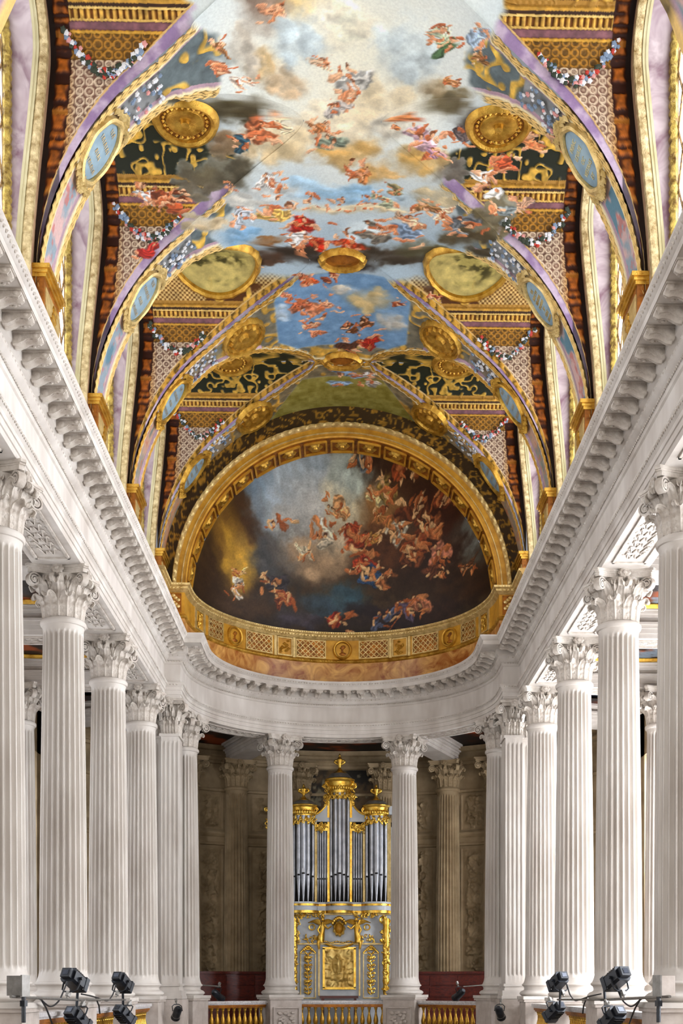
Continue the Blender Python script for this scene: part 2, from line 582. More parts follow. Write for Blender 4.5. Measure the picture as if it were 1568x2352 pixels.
for a in [  # clusters of colour
    (620, 35, 45, (214, 150, 110)), (495, 165, 42, (190, 110, 70)), (565, 195, 34, (222, 200, 180)), (1015, 65, 40, (196, 206, 170)), (1030, 98, 36, (74, 104, 66)),
    (1100, 80, 36, (176, 196, 216)), (1040, 185, 34, (206, 132, 74)), (745, 150, 30, (222, 186, 150)), (800, 185, 60, (230, 226, 216)), (770, 235, 42, (206, 196, 186)),
    (600, 310, 52, (196, 108, 66)), (555, 335, 36, (48, 78, 92)), (640, 290, 40, (214, 196, 160)), (755, 325, 50, (128, 140, 122)), (830, 385, 44, (206, 130, 74)), (730, 290, 30, (190, 120, 70)),
    (980, 325, 56, (206, 168, 176)), (1000, 345, 40, (186, 140, 160)), (925, 280, 36, (196, 120, 70)), (1060, 310, 40, (92, 80, 78)),
    (345, 455, 40, (216, 216, 214)), (395, 470, 44, (150, 66, 30)), (345, 510, 40, (176, 50, 42)), (420, 455, 30, (120, 56, 24)),
    (620, 425, 40, (214, 206, 196)), (640, 480, 52, (214, 168, 84)), (560, 500, 44, (186, 190, 196)), (690, 525, 52, (190, 38, 22)), (725, 570, 44, (196, 44, 22)), (690, 560, 36, (214, 208, 200)),
    (800, 545, 52, (176, 60, 30)), (860, 530, 44, (120, 110, 96)), (940, 530, 56, (140, 160, 184)), (930, 500, 44, (226, 186, 150)), (985, 480, 36, (180, 130, 80)), (1070, 505, 52, (120, 124, 128)),
    (1030, 490, 34, (226, 190, 156)), (1120, 415, 50, (218, 214, 206)), (1160, 370, 44, (206, 90, 50)), (1215, 320, 36, (206, 130, 80)), (1195, 460, 34, (226, 176, 140)), (1150, 480, 36, (140, 150, 150)),
    (720, 465, 34, None), (770, 470, 34, None), (830, 468, 34, None), (880, 460, 36, (190, 196, 160)), (910, 440, 26, (176, 160, 110)), (500, 110, 28, (150, 96, 50)), (1110, 120, 30, (140, 92, 46)),
    (650, 420, 30, None), (540, 430, 26, None), (700, 640, 36, (176, 76, 36)), (660, 690, 22, (214, 120, 80)), (740, 700, 40, (206, 130, 92)), (690, 715, 38, (206, 110, 70)), (720, 745, 40, (214, 128, 88)),
    (830, 740, 36, (92, 52, 26)), (800, 755, 28, (104, 60, 30)), (845, 780, 40, (170, 40, 26)), (800, 800, 34, (70, 40, 28)), (760, 640, 30, (150, 70, 40)),
    (790, 858, 44, (126, 150, 176)), (835, 865, 34, (226, 216, 206)), (800, 832, 28, None), (1000, 670, 26, (150, 60, 30)), (920, 690, 20, (150, 60, 30)), (585, 610, 22, (150, 70, 36)),
]:
    daub(a[0], a[1], a[2], a[3])
for a in [(850, 690, 60, 34, (196, 170, 116)), (900, 740, 40, 34, (206, 200, 184)), (790, 665, 40, 16, (206, 196, 176)), (640, 725, 30, 20, (176, 190, 200))]:
    cloud(lambda x, y, rx, ry, c, op, ro, hd, fo: blob(x, y, rx, ry, c, op, ro, 0.0, hd, fo), *a)


def picture(X, Y, Z):
    """colour and coverage of the ceiling picture; W unrolls the steep parts of the vault"""
    W = Y + 1.4 * (15.75 - Z)
    n1 = fbm(X * 1.3, W * 1.3, 4, 1) - .5
    n2 = fbm(X * 1.3 + 9, W * 1.3 + 4, 4, 2) - .5
    fine = fbm(X * 6, W * 6, 4, 3)
    m1 = fbm(X * 5, W * 5, 3, 41) - .5; m2 = fbm(X * 5 + 7, W * 5, 3, 42) - .5
    fx, fy = X + .34 * n1 + .2 * m1, W + .34 * n2 + .2 * m2
    gx, gy, _ = at_vault(800, 130)
    d = np.sqrt(((X - gx) / 2.6) ** 2 + ((Y - gy) / 3.2) ** 2) + .5 * n1
    t = np.clip(d, 0, 1.6)[:, None]
    c0, c1, c2 = np.array((255, 249, 222.)), np.array((228, 233, 226.)), np.array((172, 190, 200.))
    rgb = np.where(t < .8, c0 + (c1 - c0) * t / .8, c1 + (c2 - c1) * np.clip((t - .8) / .8, 0, 1))
    lim = 2.25 + .9 * n1 + .25 * np.sin(Y * 2.1)
    al = sstep(.15, -.05, np.abs(X) - lim) * sstep(27.2, 26.9, Y + .5 * n2)
    # shaped panels further on
    px_ = np.abs(X) - (1.55 - .9 * np.clip(np.abs(Y - 28.55) - .9, 0, 2)); pa = sstep(.04, -.04, np.maximum(px_, np.abs(Y - 28.45) - 1.5))
    blue = np.array((112, 148, 182.)) + (fine[:, None] - .5) * 50
    rgb = rgb * (1 - pa[:, None]) + blue * pa[:, None]
    qa = sstep(.04, -.04, np.maximum(np.abs(X) - (1.05 + .55 * np.clip(Y - 31.5, 0, 2)), np.abs(Y - 32.45) - .95))
    br = ((np.floor(Y * 4.0) + np.floor(X * 2.2 + .5 * np.floor(Y * 4.0))) % 2)
    olive = np.array((146, 134, 62.)) + (fine[:, None] - .5) * 60 + (br[:, None] - .5) * 10
    rgb = rgb * (1 - qa[:, None]) + olive * qa[:, None]
    al = np.maximum(al, np.maximum(pa, qa))
    for (cx, cy, rx, ry, ro, col, op, cov, hard, fold) in BLOBS:
        R = max(rx, ry) * 1.6
        idx = np.nonzero((np.abs(X - cx) < R) & (np.abs(W - cy) < R))[0]
        if len(idx) == 0:
            continue
        dx, dy = fx[idx] - cx, fy[idx] - cy
        c, s = math.cos(ro), math.sin(ro)
        u, v = (dx * c + dy * s) / rx, (-dx * s + dy * c) / ry
        dd = np.sqrt(u * u + v * v) + .5 * (fine[idx] - .5)
        a = op * sstep(1.0 + hard * .3, 1.0 - hard, dd)
        tone = (.86 + .34 * fine[idx] - .16 * np.clip(v, -1, 1) + .08 * np.clip(u, -1, 1))[:, None]
        if fold:
            tone = tone * (1 + fold * .55 * np.sin(v * 6 + 3.5 * u + 14 * m1[idx]))[:, None]
        rgb[idx] = rgb[idx] * (1 - a[:, None]) + np.array(col, float) * tone * a[:, None]
        al[idx] = np.maximum(al[idx], cov * sstep(.3, .7, a))
    return rgb, al


def gilt_scroll(u, v, ground, s=0, freq=3.0, wd=.055):
    """gold tendrils on a ground: contour lines of a noise field"""
    f = fbm(u * freq, v * freq, 2, 20 + s)
    k = sstep(wd, wd * .4, np.abs(f - .5))
    f2 = vnoise(u * freq * 2.2, v * freq * 2.2, 31 + s)
    k = np.maximum(k, sstep(.72, .82, f2))[:, None]
    g = np.array((206, 164, 70.)) * (.7 + .6 * fbm(u * 9, v * 9, 3, 5))[:, None]
    return np.array(ground, float) * (1 - k) + g * k, k[:, 0]


ceiling = bpy.data.objects.new('ceiling', None)
COL.objects.link(ceiling)
tag(ceiling, 'painted and gilded barrel vault cut by window cells above the white cornice', 'ceiling', kind='structure')


def barrel_strip(k, fine):
    Yr = RIB0 + BAY * k
    na, nv = (560, 150) if fine else (70, 14)
    th = np.linspace(0.0, PI, na)
    X = XW * np.cos(th); Z = ZC + RB * np.sin(th)
    hw = HB - yg(X) + .045 * sstep(WC - .001, WC - .2, yg(X)) * sstep(0, .1, yg(X))
    v = np.linspace(-1, 1, nv)
    hiw = hw.copy()
    if k == 3:
        hiw = np.full_like(hw, .55)
    YY = np.where(v[None, :] < 0, hw[:, None] * v[None, :], hiw[:, None] * v[None, :])
    XX = np.repeat(X[:, None], nv, 1); ZZ = np.repeat(Z[:, None], nv, 1)
    e = np.where(v[None, :] < 0, (hw[:, None] + YY), (hiw[:, None] - YY)) * np.ones_like(XX)
    if k == 3:
        e = np.where(YY > 0, .55 + .3 - YY, e)
    arc = np.repeat((th * 4.84)[:, None], nv, 1)
    e, x, y, z, s = e.ravel(), XX.ravel(), YY.ravel(), ZZ.ravel(), arc.ravel()
    ax = np.abs(x)
    n = len(x)
    pale = [1.0, .85, .5, .25][max(0, min(3, k))]
    fb = fbm(s * 2.5, y * 2.5 + k * 7, 4, 6)[:, None]
    f5 = fbm(s * 7, y * 7 + k * 3, 3, 9)[:, None]
    # ground colours by height
    pink = np.array((208, 172, 166.)); slate = np.array((140, 156, 166.)); rose = np.array((190, 112, 104.)); teal = np.array((92, 130, 146.))
    low = pink + (slate - pink) * sstep(.42, .6, fb) 
    low = low + (rose - low) * sstep(.55, .7, f5) * .8
    low = low + (teal - low) * sstep(.64, .74, fbm(s * 1.6 + 4, y * 2 + k, 3, 8)[:, None])
    mid = np.array((206, 172, 150.)) * (.82 + .36 * fb)
    drop = np.array((136, 138, 138.)) * (.7 + .6 * fb)
    gold1, gold2, deep = np.array((214, 170, 92.)), np.array((128, 88, 34.)), np.array((70, 92, 96.))
    orn, ko = gilt_scroll(s * .8, y * .8 + k * 3, (96, 108, 110), 40 + k, 2.6, .09)
    orn = orn * (.8 + .4 * f5)
    zz = z[:, None]
    rgb = np.where(zz < 13.1, low, np.where(zz < 14.25, mid, np.where(zz < 14.8, drop, orn)))
    # darker, browner ribs towards the apse
    warm = np.array((176, 124, 52.)) * (.6 + .8 * f5)
    rgb = rgb * (.45 + .55 * pale) + warm * (.55 - .55 * pale) if k > 1 else rgb
    gilt = np.zeros(n); h = np.zeros(n)
    # mouldings beside the cells
    sc1 = np.abs(np.sin(s * 17 + 2.2 * np.sin(e * 40)))
    g1 = (e < (.16 if k < 2 else .22))
    if k == 3:
        g1 = g1 & (y < 0)
    gc = (np.array((222, 186, 116.)) if k < 2 else np.array((206, 156, 66.)))[None, :] * (.45 + .6 * sstep(.15, .75, sc1))[:, None]
    rgb[g1] = gc[g1]; gilt[g1] = .35; h[g1] = .015 + .03 * sc1[g1]
    g2 = (e >= .16) & (e < .2)
    rgb[g2] = (236, 220, 176); h[g2] = .035; gilt[g2] = .3
    g3 = (e >= .2) & (e < .27) & (z < 15.4)
    rgb[g3] = np.array((176, 146, 158.)) * (.8 + .4 * fb[g3])
    fz = sstep(13.4, 14.6, z)
    h += (.02 * (f5[:, 0] - .5) + .025 * ko) * (z > 14.8)
    rgbp, al = picture(x, y + Yr, z)
    if k < 0:
        al = np.maximum(al, (ax < 2.3) * 1.0)
    al = al * (ax < 4.2) * ((e > -1))
    rgb = rgb * (1 - al[:, None]) + rgbp * al[:, None]
    gilt *= 1 - al; h *= 1 - al
    nx, nz = -np.cos(th), -np.sin(th)
    V = np.stack([XX + nx[:, None] * h.reshape(na, nv), YY + Yr, ZZ + nz[:, None] * h.reshape(na, nv)], -1).reshape(-1, 3)
    i, j = np.meshgrid(np.arange(na - 1), np.arange(nv - 1), indexing='ij')
    F = np.stack([i * nv + j, (i + 1) * nv + j, (i + 1) * nv + j + 1, i * nv + j + 1], -1).reshape(-1, 4)
    me = raw_mesh('painted_barrel', V, F)
    set_cols(me, rgb, gilt)
    link('painted_barrel', me, PAINT, ceiling)


def cell_point(yc, side, X, l, far=1, h=0.0):
    """place on a window cell; l measured along its arch from the springing"""
    s = Sz(X)
    ph = np.clip(l / RL, 0, PI / 2)
    y = np.where(l < 0, WC, WC * np.cos(ph)); z = np.where(l < 0, s + l, s + HC * np.sin(ph))
    ny = -np.cos(ph) / WC; nz = -np.sin(ph) / HC
    q = np.hypot(ny, nz); ny = ny / q; nz = nz / q
    return np.stack([side * X + 0 * l, yc + far * (y + ny * h), z + nz * h], -1)


def window_cell(j, side, fine):
    yc = BAYC[j]
    for far in (1, -1):
        nx, nl = (220, 170) if (fine and far == 1) else (26, 16)
        X = np.linspace(.71, XW, nx)
        b, s = Bz(X), Sz(X)
        l0 = np.where(b < s, b - s, RL * np.arcsin(np.clip((b - s) / HC, 0, 1)))
        t = np.linspace(0, 1, nl)
        L = l0[:, None] + (RL * PI / 2 - l0[:, None]) * t[None, :]
        XX = np.repeat(X[:, None], nl, 1)
        x, l = XX.ravel(), L.ravel()
        eg = (L - l0[:, None]).ravel()                # distance from the groin
        deg = np.degrees(np.clip(l, 0, None) / RL)
        zc_ = Sz(x) + np.where(l < 0, l, HC * np.sin(np.clip(l, 0, None) / RL))
        wx = wall_x(zc_)
        n = len(x)
        fb = fbm(x * 4, l * 4 + j * 3, 4, 12)[:, None]
        f2 = fbm(x * 12, l * 12, 3, 14)[:, None]
        rgb = np.zeros((n, 3)); gilt = np.zeros(n); h = np.zeros(n)
        # ring diaper
        P_ = .155
        a, c = x / P_, l / P_
        ia, ic = np.round(a), np.round(c)
        big = ((ia + ic) % 2 == 0)
        r = np.hypot(a - ia, c - ic)
        R = np.where(big, .44, .34)
        ring = sstep(.13, .06, np.abs(r - R)); dot = sstep(.22, .12, r)
        gr = np.array((112, 80, 66.)) * (.8 + .4 * fb); gr2 = np.array((120, 68, 22.)) * (.8 + .4 * fb)
        mixw = sstep(4.2, 4.55, x)[:, None]
        ground = gr * (1 - mixw) + gr2 * mixw
        rc = np.array((222, 200, 170.)) * (1 - mixw) + np.array((206, 140, 54.)) * mixw
        diaper = ground * (1 - ring[:, None]) + rc * ring[:, None]
        diaper = diaper * (1 - .6 * dot[:, None]) + rc * .6 * dot[:, None]
        rgb[:] = diaper; h = .014 * ring + .008 * dot
        up = deg > 9
        rgb[up] = (np.array((132, 92, 30.)) * (.55 + .55 * ring[:, None] + .4 * f2))[up]
        gilt[up] = .2
        # horizontal order above
        def band(d0, d1, col, hh=0.0, gl=0.0, tex=.3):
            q = (deg >= d0) & (deg < d1) & (x < wx - .3)
            rgb[q] = (np.array(col, float) * (1 - tex + 2 * tex * f2))[q]
            gilt[q] = gl; h[q] = hh
        band(25.5, 27.5, (206, 156, 60), .03, .3, .2)
        band(27.5, 32.5, (124, 82, 88), .0, 0, .3)
        band(32.5, 34, (226, 186, 100), .04, .3, .15)
        q = (deg >= 34) & (deg < 39.5) & (x < wx - .3)
        dn = sstep(-.5, .3, np.sin(x * 62))[:, None]
        rgb[q] = ((np.array((206, 160, 70.)) * dn + np.array((110, 66, 20.)) * (1 - dn)) * (.7 + .6 * f2))[q]; h[q] = (.02 + .04 * dn[:, 0])[q]; gilt[q] = .25
        band(39.5, 41, (236, 200, 120), .08, .3, .15)
        band(41, 43, (58, 32, 14), .06, 0, .3)
        band(43, 45, (206, 156, 64), .05, .3, .2)
        top = (deg >= 45) & (x < wx - .3)
        if j in (3, 5):   # woven panel
            wv = (np.sin(x * 62) * np.sin(l * 62))
            k5 = sstep(-.25, .15, wv)[:, None]
            cc = (np.array((216, 180, 112.)) * k5 + np.array((120, 80, 34.)) * (1 - k5)) * (.8 + .4 * fb)
            c2, k2 = gilt_scroll(x, l + j, (90, 52, 20), j, 2.6)
            mm = sstep(.5, .56, fbm(x * 1.6 + j, l * 1.6, 2, 17))[:, None]
            cc = cc * (1 - mm) + c2 * mm
            rgb[top] = cc[top]; h[top] = np.where(mm[:, 0] > .5, .03 * k2, .01 * k5[:, 0])[top]
        else:             # gold tendrils on dark green
            cc, kk = gilt_scroll(x, l + j, (30, 34, 20), j, 3.4)
            rgb[top] = cc[top]; gilt[top] = .4 * kk[top]; h[top] = .035 * kk[top]
        bt = top & (deg < 48)
        rgb[bt] = (176, 130, 54)
        # pilaster strip against the window wall
        st = x > wx - .33
        dr = sstep(-.75, .1, np.sin(l * 13 + 1.2 * np.sin(l * 29)) + .6 * (f2[:, 0] - .5) * 2) * sstep(.13, .08, np.abs(x - wx + .2) + .03 * np.sin(l * 13))
        sc_ = np.array((52, 20, 8.)) + (np.array((170, 92, 24.)) * (.4 + 1.0 * f2) - np.array((52, 20, 8.))) * dr[:, None]
        lb = (np.abs((l + 5) % 1.25 - .6) < .05) & (x < wx - .06)
        sc_[lb] = (176, 112, 40)
        rgb[st] = sc_[st]; gilt[st] = .2; h[st] = (.03 * dr)[st]
        ed = x > wx - .09
        rgb[ed] = (26, 12, 10); h[ed] = 0; gilt[ed] = 0
        # violet marble border along the groin
        vi = (eg < .24) & (x < wx - .1)
        vcol = np.array((148, 122, 160.)) + (np.array((196, 176, 196.)) - np.array((148, 122, 160.))) * sstep(.35, .65, fb)
        vcol[x > 4.5] *= .5
        rgb[vi] = vcol[vi]; gilt[vi] = 0; h[vi] = 0
        if j >= 5:        # gilt leaf border instead, towards the apse
            vi = (eg >= .08) & (eg < .24) & (x < wx - .1)
            sw = np.abs(np.sin(x * 17 + 3 * f2[:, 0]))
            rgb[vi] = (np.array((206, 156, 62.)) * (.45 + .6 * sw)[:, None])[vi]; gilt[vi] = .35; h[vi] = (.03 * sw)[vi]
        vl = (eg >= .24) & (eg < .28)
        rgb[vl] = (214, 176, 110); h[vl] = .02
        Yp = yc + far * np.where(l < 0, WC, WC * np.cos(np.clip(l, 0, None) / RL))
        rgbp, al = picture(side * x, Yp, zc_)
        al = al * sstep(4.3, 4.15, x)
        rgb = rgb * (1 - al[:, None]) + rgbp * al[:, None]
        h = h * (1 - al); gilt = gilt * (1 - al)
        V = cell_point(yc, side, x, l, far, h)
        i, jj = np.meshgrid(np.arange(nx - 1), np.arange(nl - 1), indexing='ij')
        F = np.stack([i * nl + jj, (i + 1) * nl + jj, (i + 1) * nl + jj + 1, i * nl + jj + 1], -1).reshape(-1, 4)
        me = raw_mesh('window_cell', V, F)
        set_cols(me, rgb, gilt)
        link('window_cell', me, PAINT, ceiling)


for k in range(-3, 4):
    barrel_strip(k, k >= 0)
for j in range(0, 7):
    for side in (-1, 1):
        window_cell(j, side, j >= 3)


# ---- objects that sit on the vault
def barrel_pt(side, Yr, Zc):
    """returns f(a, b, h): a up the arc from height Zc, b along the nave, h off the surface"""
    th0 = math.asin((Zc - ZC) / RB)
    def f(a, b, h=0.0):
        th = th0 + a / 4.84
        c, s = math.cos(th), math.sin(th)
        return (side * (XW * c - c * h), Yr + b, ZC + RB * s - s * h)
    return f


def surf_disc(g, f, ra, rb, rings, n=32, wob=None):
    """disc on a surface map f; rings = [(radius factor, height)]"""
    V = [f(0, 0, rings[0][1])] if rings[0][0] == 0 else []
    off = len(V)
    rs = rings[1:] if off else rings
    for (q, h) in rs:
        for k in range(n):
            t = 2 * PI * k / n
            w = wob(t, q) if wob else 1.0
            V.append(f(ra * q * w * math.cos(t), rb * q * w * math.sin(t), h))
    F = []
    if off:
        F += [(0, 1 + k, 1 + (k + 1) % n) for k in range(n)]
    for i in range(len(rs) - 1):
        for k in range(n):
            k2 = (k + 1) % n
            F.append((off + i * n + k, off + (i + 1) * n + k, off + (i + 1) * n + k2, off + i * n + k2))
    return g.add(V, F)


def surf_ball(g, f, a, b, h, r):
    V = [f(a + v[0] * r[0], b + v[1] * r[1], h + v[2] * r[2]) for v in OCT_V]
    return g.add(V, OCT_F)


def text_mesh(txt, size):
    cu = bpy.data.curves.new('letters', 'FONT')
    cu.body = txt; cu.size = size; cu.align_x = 'CENTER'; cu.extrude = .006
    o = bpy.data.objects.new('letters', cu)
    COL.objects.link(o)
    dg = bpy.context.evaluated_depsgraph_get()
    me = bpy.data.meshes.new_from_object(o.evaluated_get(dg))
    bpy.data.objects.remove(o)
    V = np.array([v.co[:] for v in me.vertices]); F = [tuple(p.vertices) for p in me.polygons]
    bpy.data.meshes.remove(me)
    return V, F


CART_TEXT = {(1, 0): ['PRINC', 'LEVATE', 'OC', 'VESTRAS', 'ET'], (1, 1): ['DE', 'FRVCTV', 'VENTRIS', 'PONAM', 'SV', 'SEDE', 'TVAM']}
where = {0: 'nearest', 1: 'second', 2: 'third', 3: 'farthest'}
sname = {-1: 'left', 1: 'right'}
for side in (-1, 1):
    for k in range(4):
        Yr = RIB0 + BAY * k + (0 if k < 3 else -.25)
        f = barrel_pt(side, Yr, 13.72)
        root = empty('cartouche', 'oval blue-grey inscription cartouche in a gilt frame, %s rib on the %s of the vault' % (where[k], sname[side]), 'cartouche', f(-.6, 0), group='cartouches on the vault ribs')
        def ob(g, nm, mt, par=root, **kw):
            o = g.obj(nm, mt, par, **kw)
            o.data.transform(Matrix.Translation(-root.location))
            return o
        ra, rb = .5, .37
        g = G(); surf_disc(g, f, ra, rb, [(0, .07), (.5, .07), (.92, .065), (1.02, .03)], 36); plate = ob(g, 'plate', PLATE)
        g = G(); surf_disc(g, f, ra, rb, [(.98, .05), (1.0, .1), (1.1, .12), (1.2, .1), (1.24, .0)], 48, lambda t, q: 1 + .02 * math.cos(8 * t)); ob(g, 'frame', GOLD_L if k < 2 else GOLD)
        for sg in (1, -1):
            g = G()
            for q in range(9):
                b_ = (q - 4) * .085
                surf_ball(g, f, sg * (ra * 1.22 - .5 * b_ * b_ + .03 * (q % 2)), b_, .08, (.08, .055, .06))
            for q in range(5):
                surf_ball(g, f, sg * (ra * 1.42 - .2 * abs(q - 2) * .1), (q - 2) * .06, .08, (.07, .045, .05))
            ob(g, 'scroll_crest', GOLD_L if k < 2 else GOLD, smooth=False)
        lines = CART_TEXT.get((side, k))
        if lines:
            for q, tx in enumerate(lines):
                V, F = text_mesh(tx, .115 if len(lines) < 6 else .1)
                up = ra * .7 - (q + .8) * (ra * 1.5 / len(lines))
                W = [f(up + v[1], -side * v[0] * .9, .075 + v[2]) for v in V]
                g = G(); g.add(W, F); ob(g, 'lettering', CREAM if k == 0 else GOLD_L, plate, smooth=False)
        else:    # worn lettering that can no longer be read
            for q in range(5):
                wdt = [.2, .46, .3, .48, .36][q]
                g = G(); up = ra * .62 - q * .17 * 1.25
                m_ = int(wdt / .045)
                for w_ in range(m_):
                    b0 = -wdt / 2 + w_ * .045
                    lean = .016 * ((w_ * 7 + q) % 3 - 1)
                    pts = [f(up, b0, .082), f(up, b0 + .016, .082), f(up + .085, b0 + .016 + lean, .082), f(up + .085, b0 + lean, .082)]
                    g.add(pts, [(0, 1, 2, 3)])
                ob(g, 'worn_lettering', GOLD_L, plate, smooth=False)

# flowers
def flower_mesh(name, mat, r=.06):
    g = G()
    g.lathe([(r * .3, -.02), (r, .0), (r * .8, r * .45), (r * .35, r * .55)], 10, petal=lambda a: .72 + .28 * abs(math.cos(2.5 * a)))
    me = g.me(name); me.materials.append(mat)
    return me


FLW = [flower_mesh('flower', m_) for m_ in (WHITE_F, WHITE_F, WHITE_F, BLUE_F, BLUE_F, PINK_F, RED_F)]
LFM = flower_mesh('leaf_sprig', LEAF_F, .075)


def put_flower(me, name, root, p, nrm, s):
    o = link(name, me, None, root)
    q = Vector(nrm).to_track_quat('Z', 'Y')
    o.rotation_mode = 'QUATERNION'; o.rotation_quaternion = q
    o.location = Vector(p) - root.location
    o.scale = (s, s, s)


for side in (-1, 1):
    for j in range(3, 7):
        yc = BAYC[j]
        nm = {3: 'nearest', 4: 'second', 5: 'third', 6: 'farthest'}[j]
        p0 = cell_point(yc, side, np.array([3.9]), np.array([.9]))[0]
        root = empty('garland', 'hanging garland of white, pink and red flowers in the %s window cell on the %s' % (nm, sname[side]), 'garland', tuple(p0), group='flower garlands in the window cells')
        gr_ = random.Random(40 + j * 2 + side)
        for q in range(44):
            t = q / 43
            X = 4.4 - 1.25 * t
            for lay in range(2):
                l = .62 - .62 * math.sin(PI * t) + gr_.uniform(-.07, .07) - .25 * t + .06
                x_ = X + gr_.uniform(-.05, .05)
                P_ = cell_point(yc, side, np.array([x_]), np.array([l]), 1, .06)[0]
                ph = max(0, l / RL)
                nr = (0, -math.cos(ph), -math.sin(ph))
                if gr_.random() < .22:
                    put_flower(LFM, 'leaf', root, P_, nr, gr_.uniform(.5, .85))
                else:
                    put_flower(gr_.choice(FLW), 'flower', root, P_, nr, gr_.uniform(.5, .95))
    for k in range(4):
        Yr = RIB0 + BAY * k + (0 if k < 3 else -.25)
        f = barrel_pt(side, Yr, 14.32)
        root = empty('flower_drop', 'bunch of pale painted flowers above the cartouche, %s rib on the %s' % (where[k], sname[side]), 'flower bunch', f(0, 0), group='flower bunches on the vault ribs')
        gr_ = random.Random(90 + k * 2 + side)
        for q in range(40):
            a_, b_ = gr_.uniform(-.1, .75), gr_.uniform(-.3, .3)
            P_ = f(a_, b_, .05); P2 = f(a_, b_, .1)
            nr = tuple(P2[i] - P_[i] for i in range(3))
            put_flower(gr_.choice(FLW[:5] if k else FLW[:6]), 'flower', root, P_, nr, gr_.uniform(.5, .9))


# roundels and oval pictures on the cell crowns
def cell_map(yc, side, xc):
    def f(a, b, h=0.0):
        X = xc - a
        y = b
        sn = math.sqrt(max(.01, 1 - (y / WC) ** 2))
        z = float(Sz(X)) + HC * sn
        ny, nz = -y / WC / WC, -sn / HC
        q = math.hypot(ny, nz); ny /= q; nz /= q
        return (side * X, yc + y + ny * h, z + nz * h)
    return f


for side in (-1, 1):
    for j, rr, nm in ((4, .62, 'nearer'), (6, .62, 'farther')):
        yc = BAYC[j]
        f = cell_map(yc, side, 2.85)
        root = empty('roundel', '%s gilt sunburst roundel in the vault on the %s' % (nm, sname[side]), 'roundel', f(0, 0), group='gilt roundels in the vault')
        def ob(g, nm, mt, **kw):
            o = g.obj(nm, mt, root, **kw); o.data.transform(Matrix.Translation(-root.location)); return o
        g = G(); surf_disc(g, f, rr, rr, [(.72, .02), (.76, .08), (.86, .1), (.96, .06), (1.0, .0)], 48); ob(g, 'outer_ring', GOLD)
        g = G(); surf_disc(g, f, rr, rr, [(.55, .03), (.72, .03)], 48); ob(g, 'dark_band', GOLD_D)
        for q in range(24):
            t = q * PI / 12
            g = G(); surf_ball(g, f, rr * .64 * math.cos(t), rr * .64 * math.sin(t), .04, (.035, .035, .04)); ob(g, 'bead', GOLD, smooth=False)
        g = G(); surf_disc(g, f, rr, rr, [(0, .14), (.12, .12), (.14, .05), (.3, .09), (.46, .09), (.54, .07), (.57, .03)], 48, lambda t, q: 1 + (.04 * math.cos(16 * t) if .2 < q < .5 else 0)); ob(g, 'sunburst', GOLD)
    yc = BAYC[5]
    f = cell_map(yc, side, 2.75)
    root = empty('oval_picture', 'olive monochrome oval picture in a gilt wreath frame on the %s of the vault' % sname[side], 'painting', f(0, 0), group='oval vault pictures')
    # picture surface with loose monochrome strokes
    na, nb = 70, 70
    V, C = [], []
    uu, vv = np.meshgrid(np.linspace(0, 1, na), np.linspace(0, 2 * PI, nb), indexing='ij')
    for a_, t_ in zip(uu.ravel(), vv.ravel()):
        V.append(f(.88 * a_ * math.cos(t_), .92 * a_ * math.sin(t_), .03))
    V = np.array(V)
    q = fbm(V[:, 0] * 2.2, V[:, 1] * 2.2, 4, 55 + side)[:, None]
    q2 = fbm(V[:, 0] * 7, V[:, 1] * 7, 3, 58)[:, None]
    core = sstep(1.0, .55, np.hypot((V[:, 0] - f(0, 0)[0]) / .8, (V[:, 1] - f(.0, .1)[1]) / .7))[:, None]
    ground = np.array((196, 176, 104.)) * (.8 + .4 * q2)
    fig = np.array((66, 60, 26.)) + (np.array((170, 154, 84.)) - np.array((66, 60, 26.))) * sstep(.4, .65, q2)
    k_ = core * sstep(.36, .5, q)
    i, jj = np.meshgrid(np.arange(na - 1), np.arange(nb - 1), indexing='ij')
    F = np.stack([i * nb + jj, (i + 1) * nb + jj, (i + 1) * nb + jj + 1, i * nb + jj + 1], -1).reshape(-1, 4)
    me = raw_mesh('picture', V - np.array(f(0, 0)), F)
    set_cols(me, ground * (1 - k_) + fig * k_)
    link('picture', me, PAINT, root)
    g = G(); surf_disc(g, f, .88, .92, [(.98, .03), (1.0, .1), (1.06, .13), (1.12, .08), (1.14, 0)], 60, lambda t, q: 1 + .012 * math.cos(40 * t) * (q > 1.0)); o = g.obj('wreath_frame', GOLD, root); o.data.transform(Matrix.Translation(-root.location))

# small oval portrait shells on the two far ribs, bosses on the crown
for side in (-1, 1):
    for k, zc, nm in ((2, 15.22, 'third'), (3, 15.2, 'farthest')):
        Yr = RIB0 + BAY * k + (0 if k == 2 else -.32)
        f = barrel_pt(side, Yr, zc)
        root = empty('oval_shell', 'gilt oval shell ornament beside the crown panel, %s rib on the %s' % (nm, sname[side]), 'ornament', f(0, 0), group='oval shells on the far ribs')
        for nm2, mt, rings, wob in (('frame', GOLD, [(.86, .03), (.9, .1), (1.0, .12), (1.06, .05), (1.08, 0)], lambda t, q: 1 + .025 * math.cos(24 * t)),
                                    ('shell', GOLD, [(0, .15), (.2, .13), (.26, .05), (.5, .1), (.62, .1), (.7, .03), (.88, .05)], lambda t, q: 1 + .09 * math.cos(14 * t) * (q > .4))):
            g = G(); surf_disc(g, f, .52, .62, rings, 40, wob); o = g.obj(nm2, mt, root); o.data.transform(Matrix.Translation(-root.location))
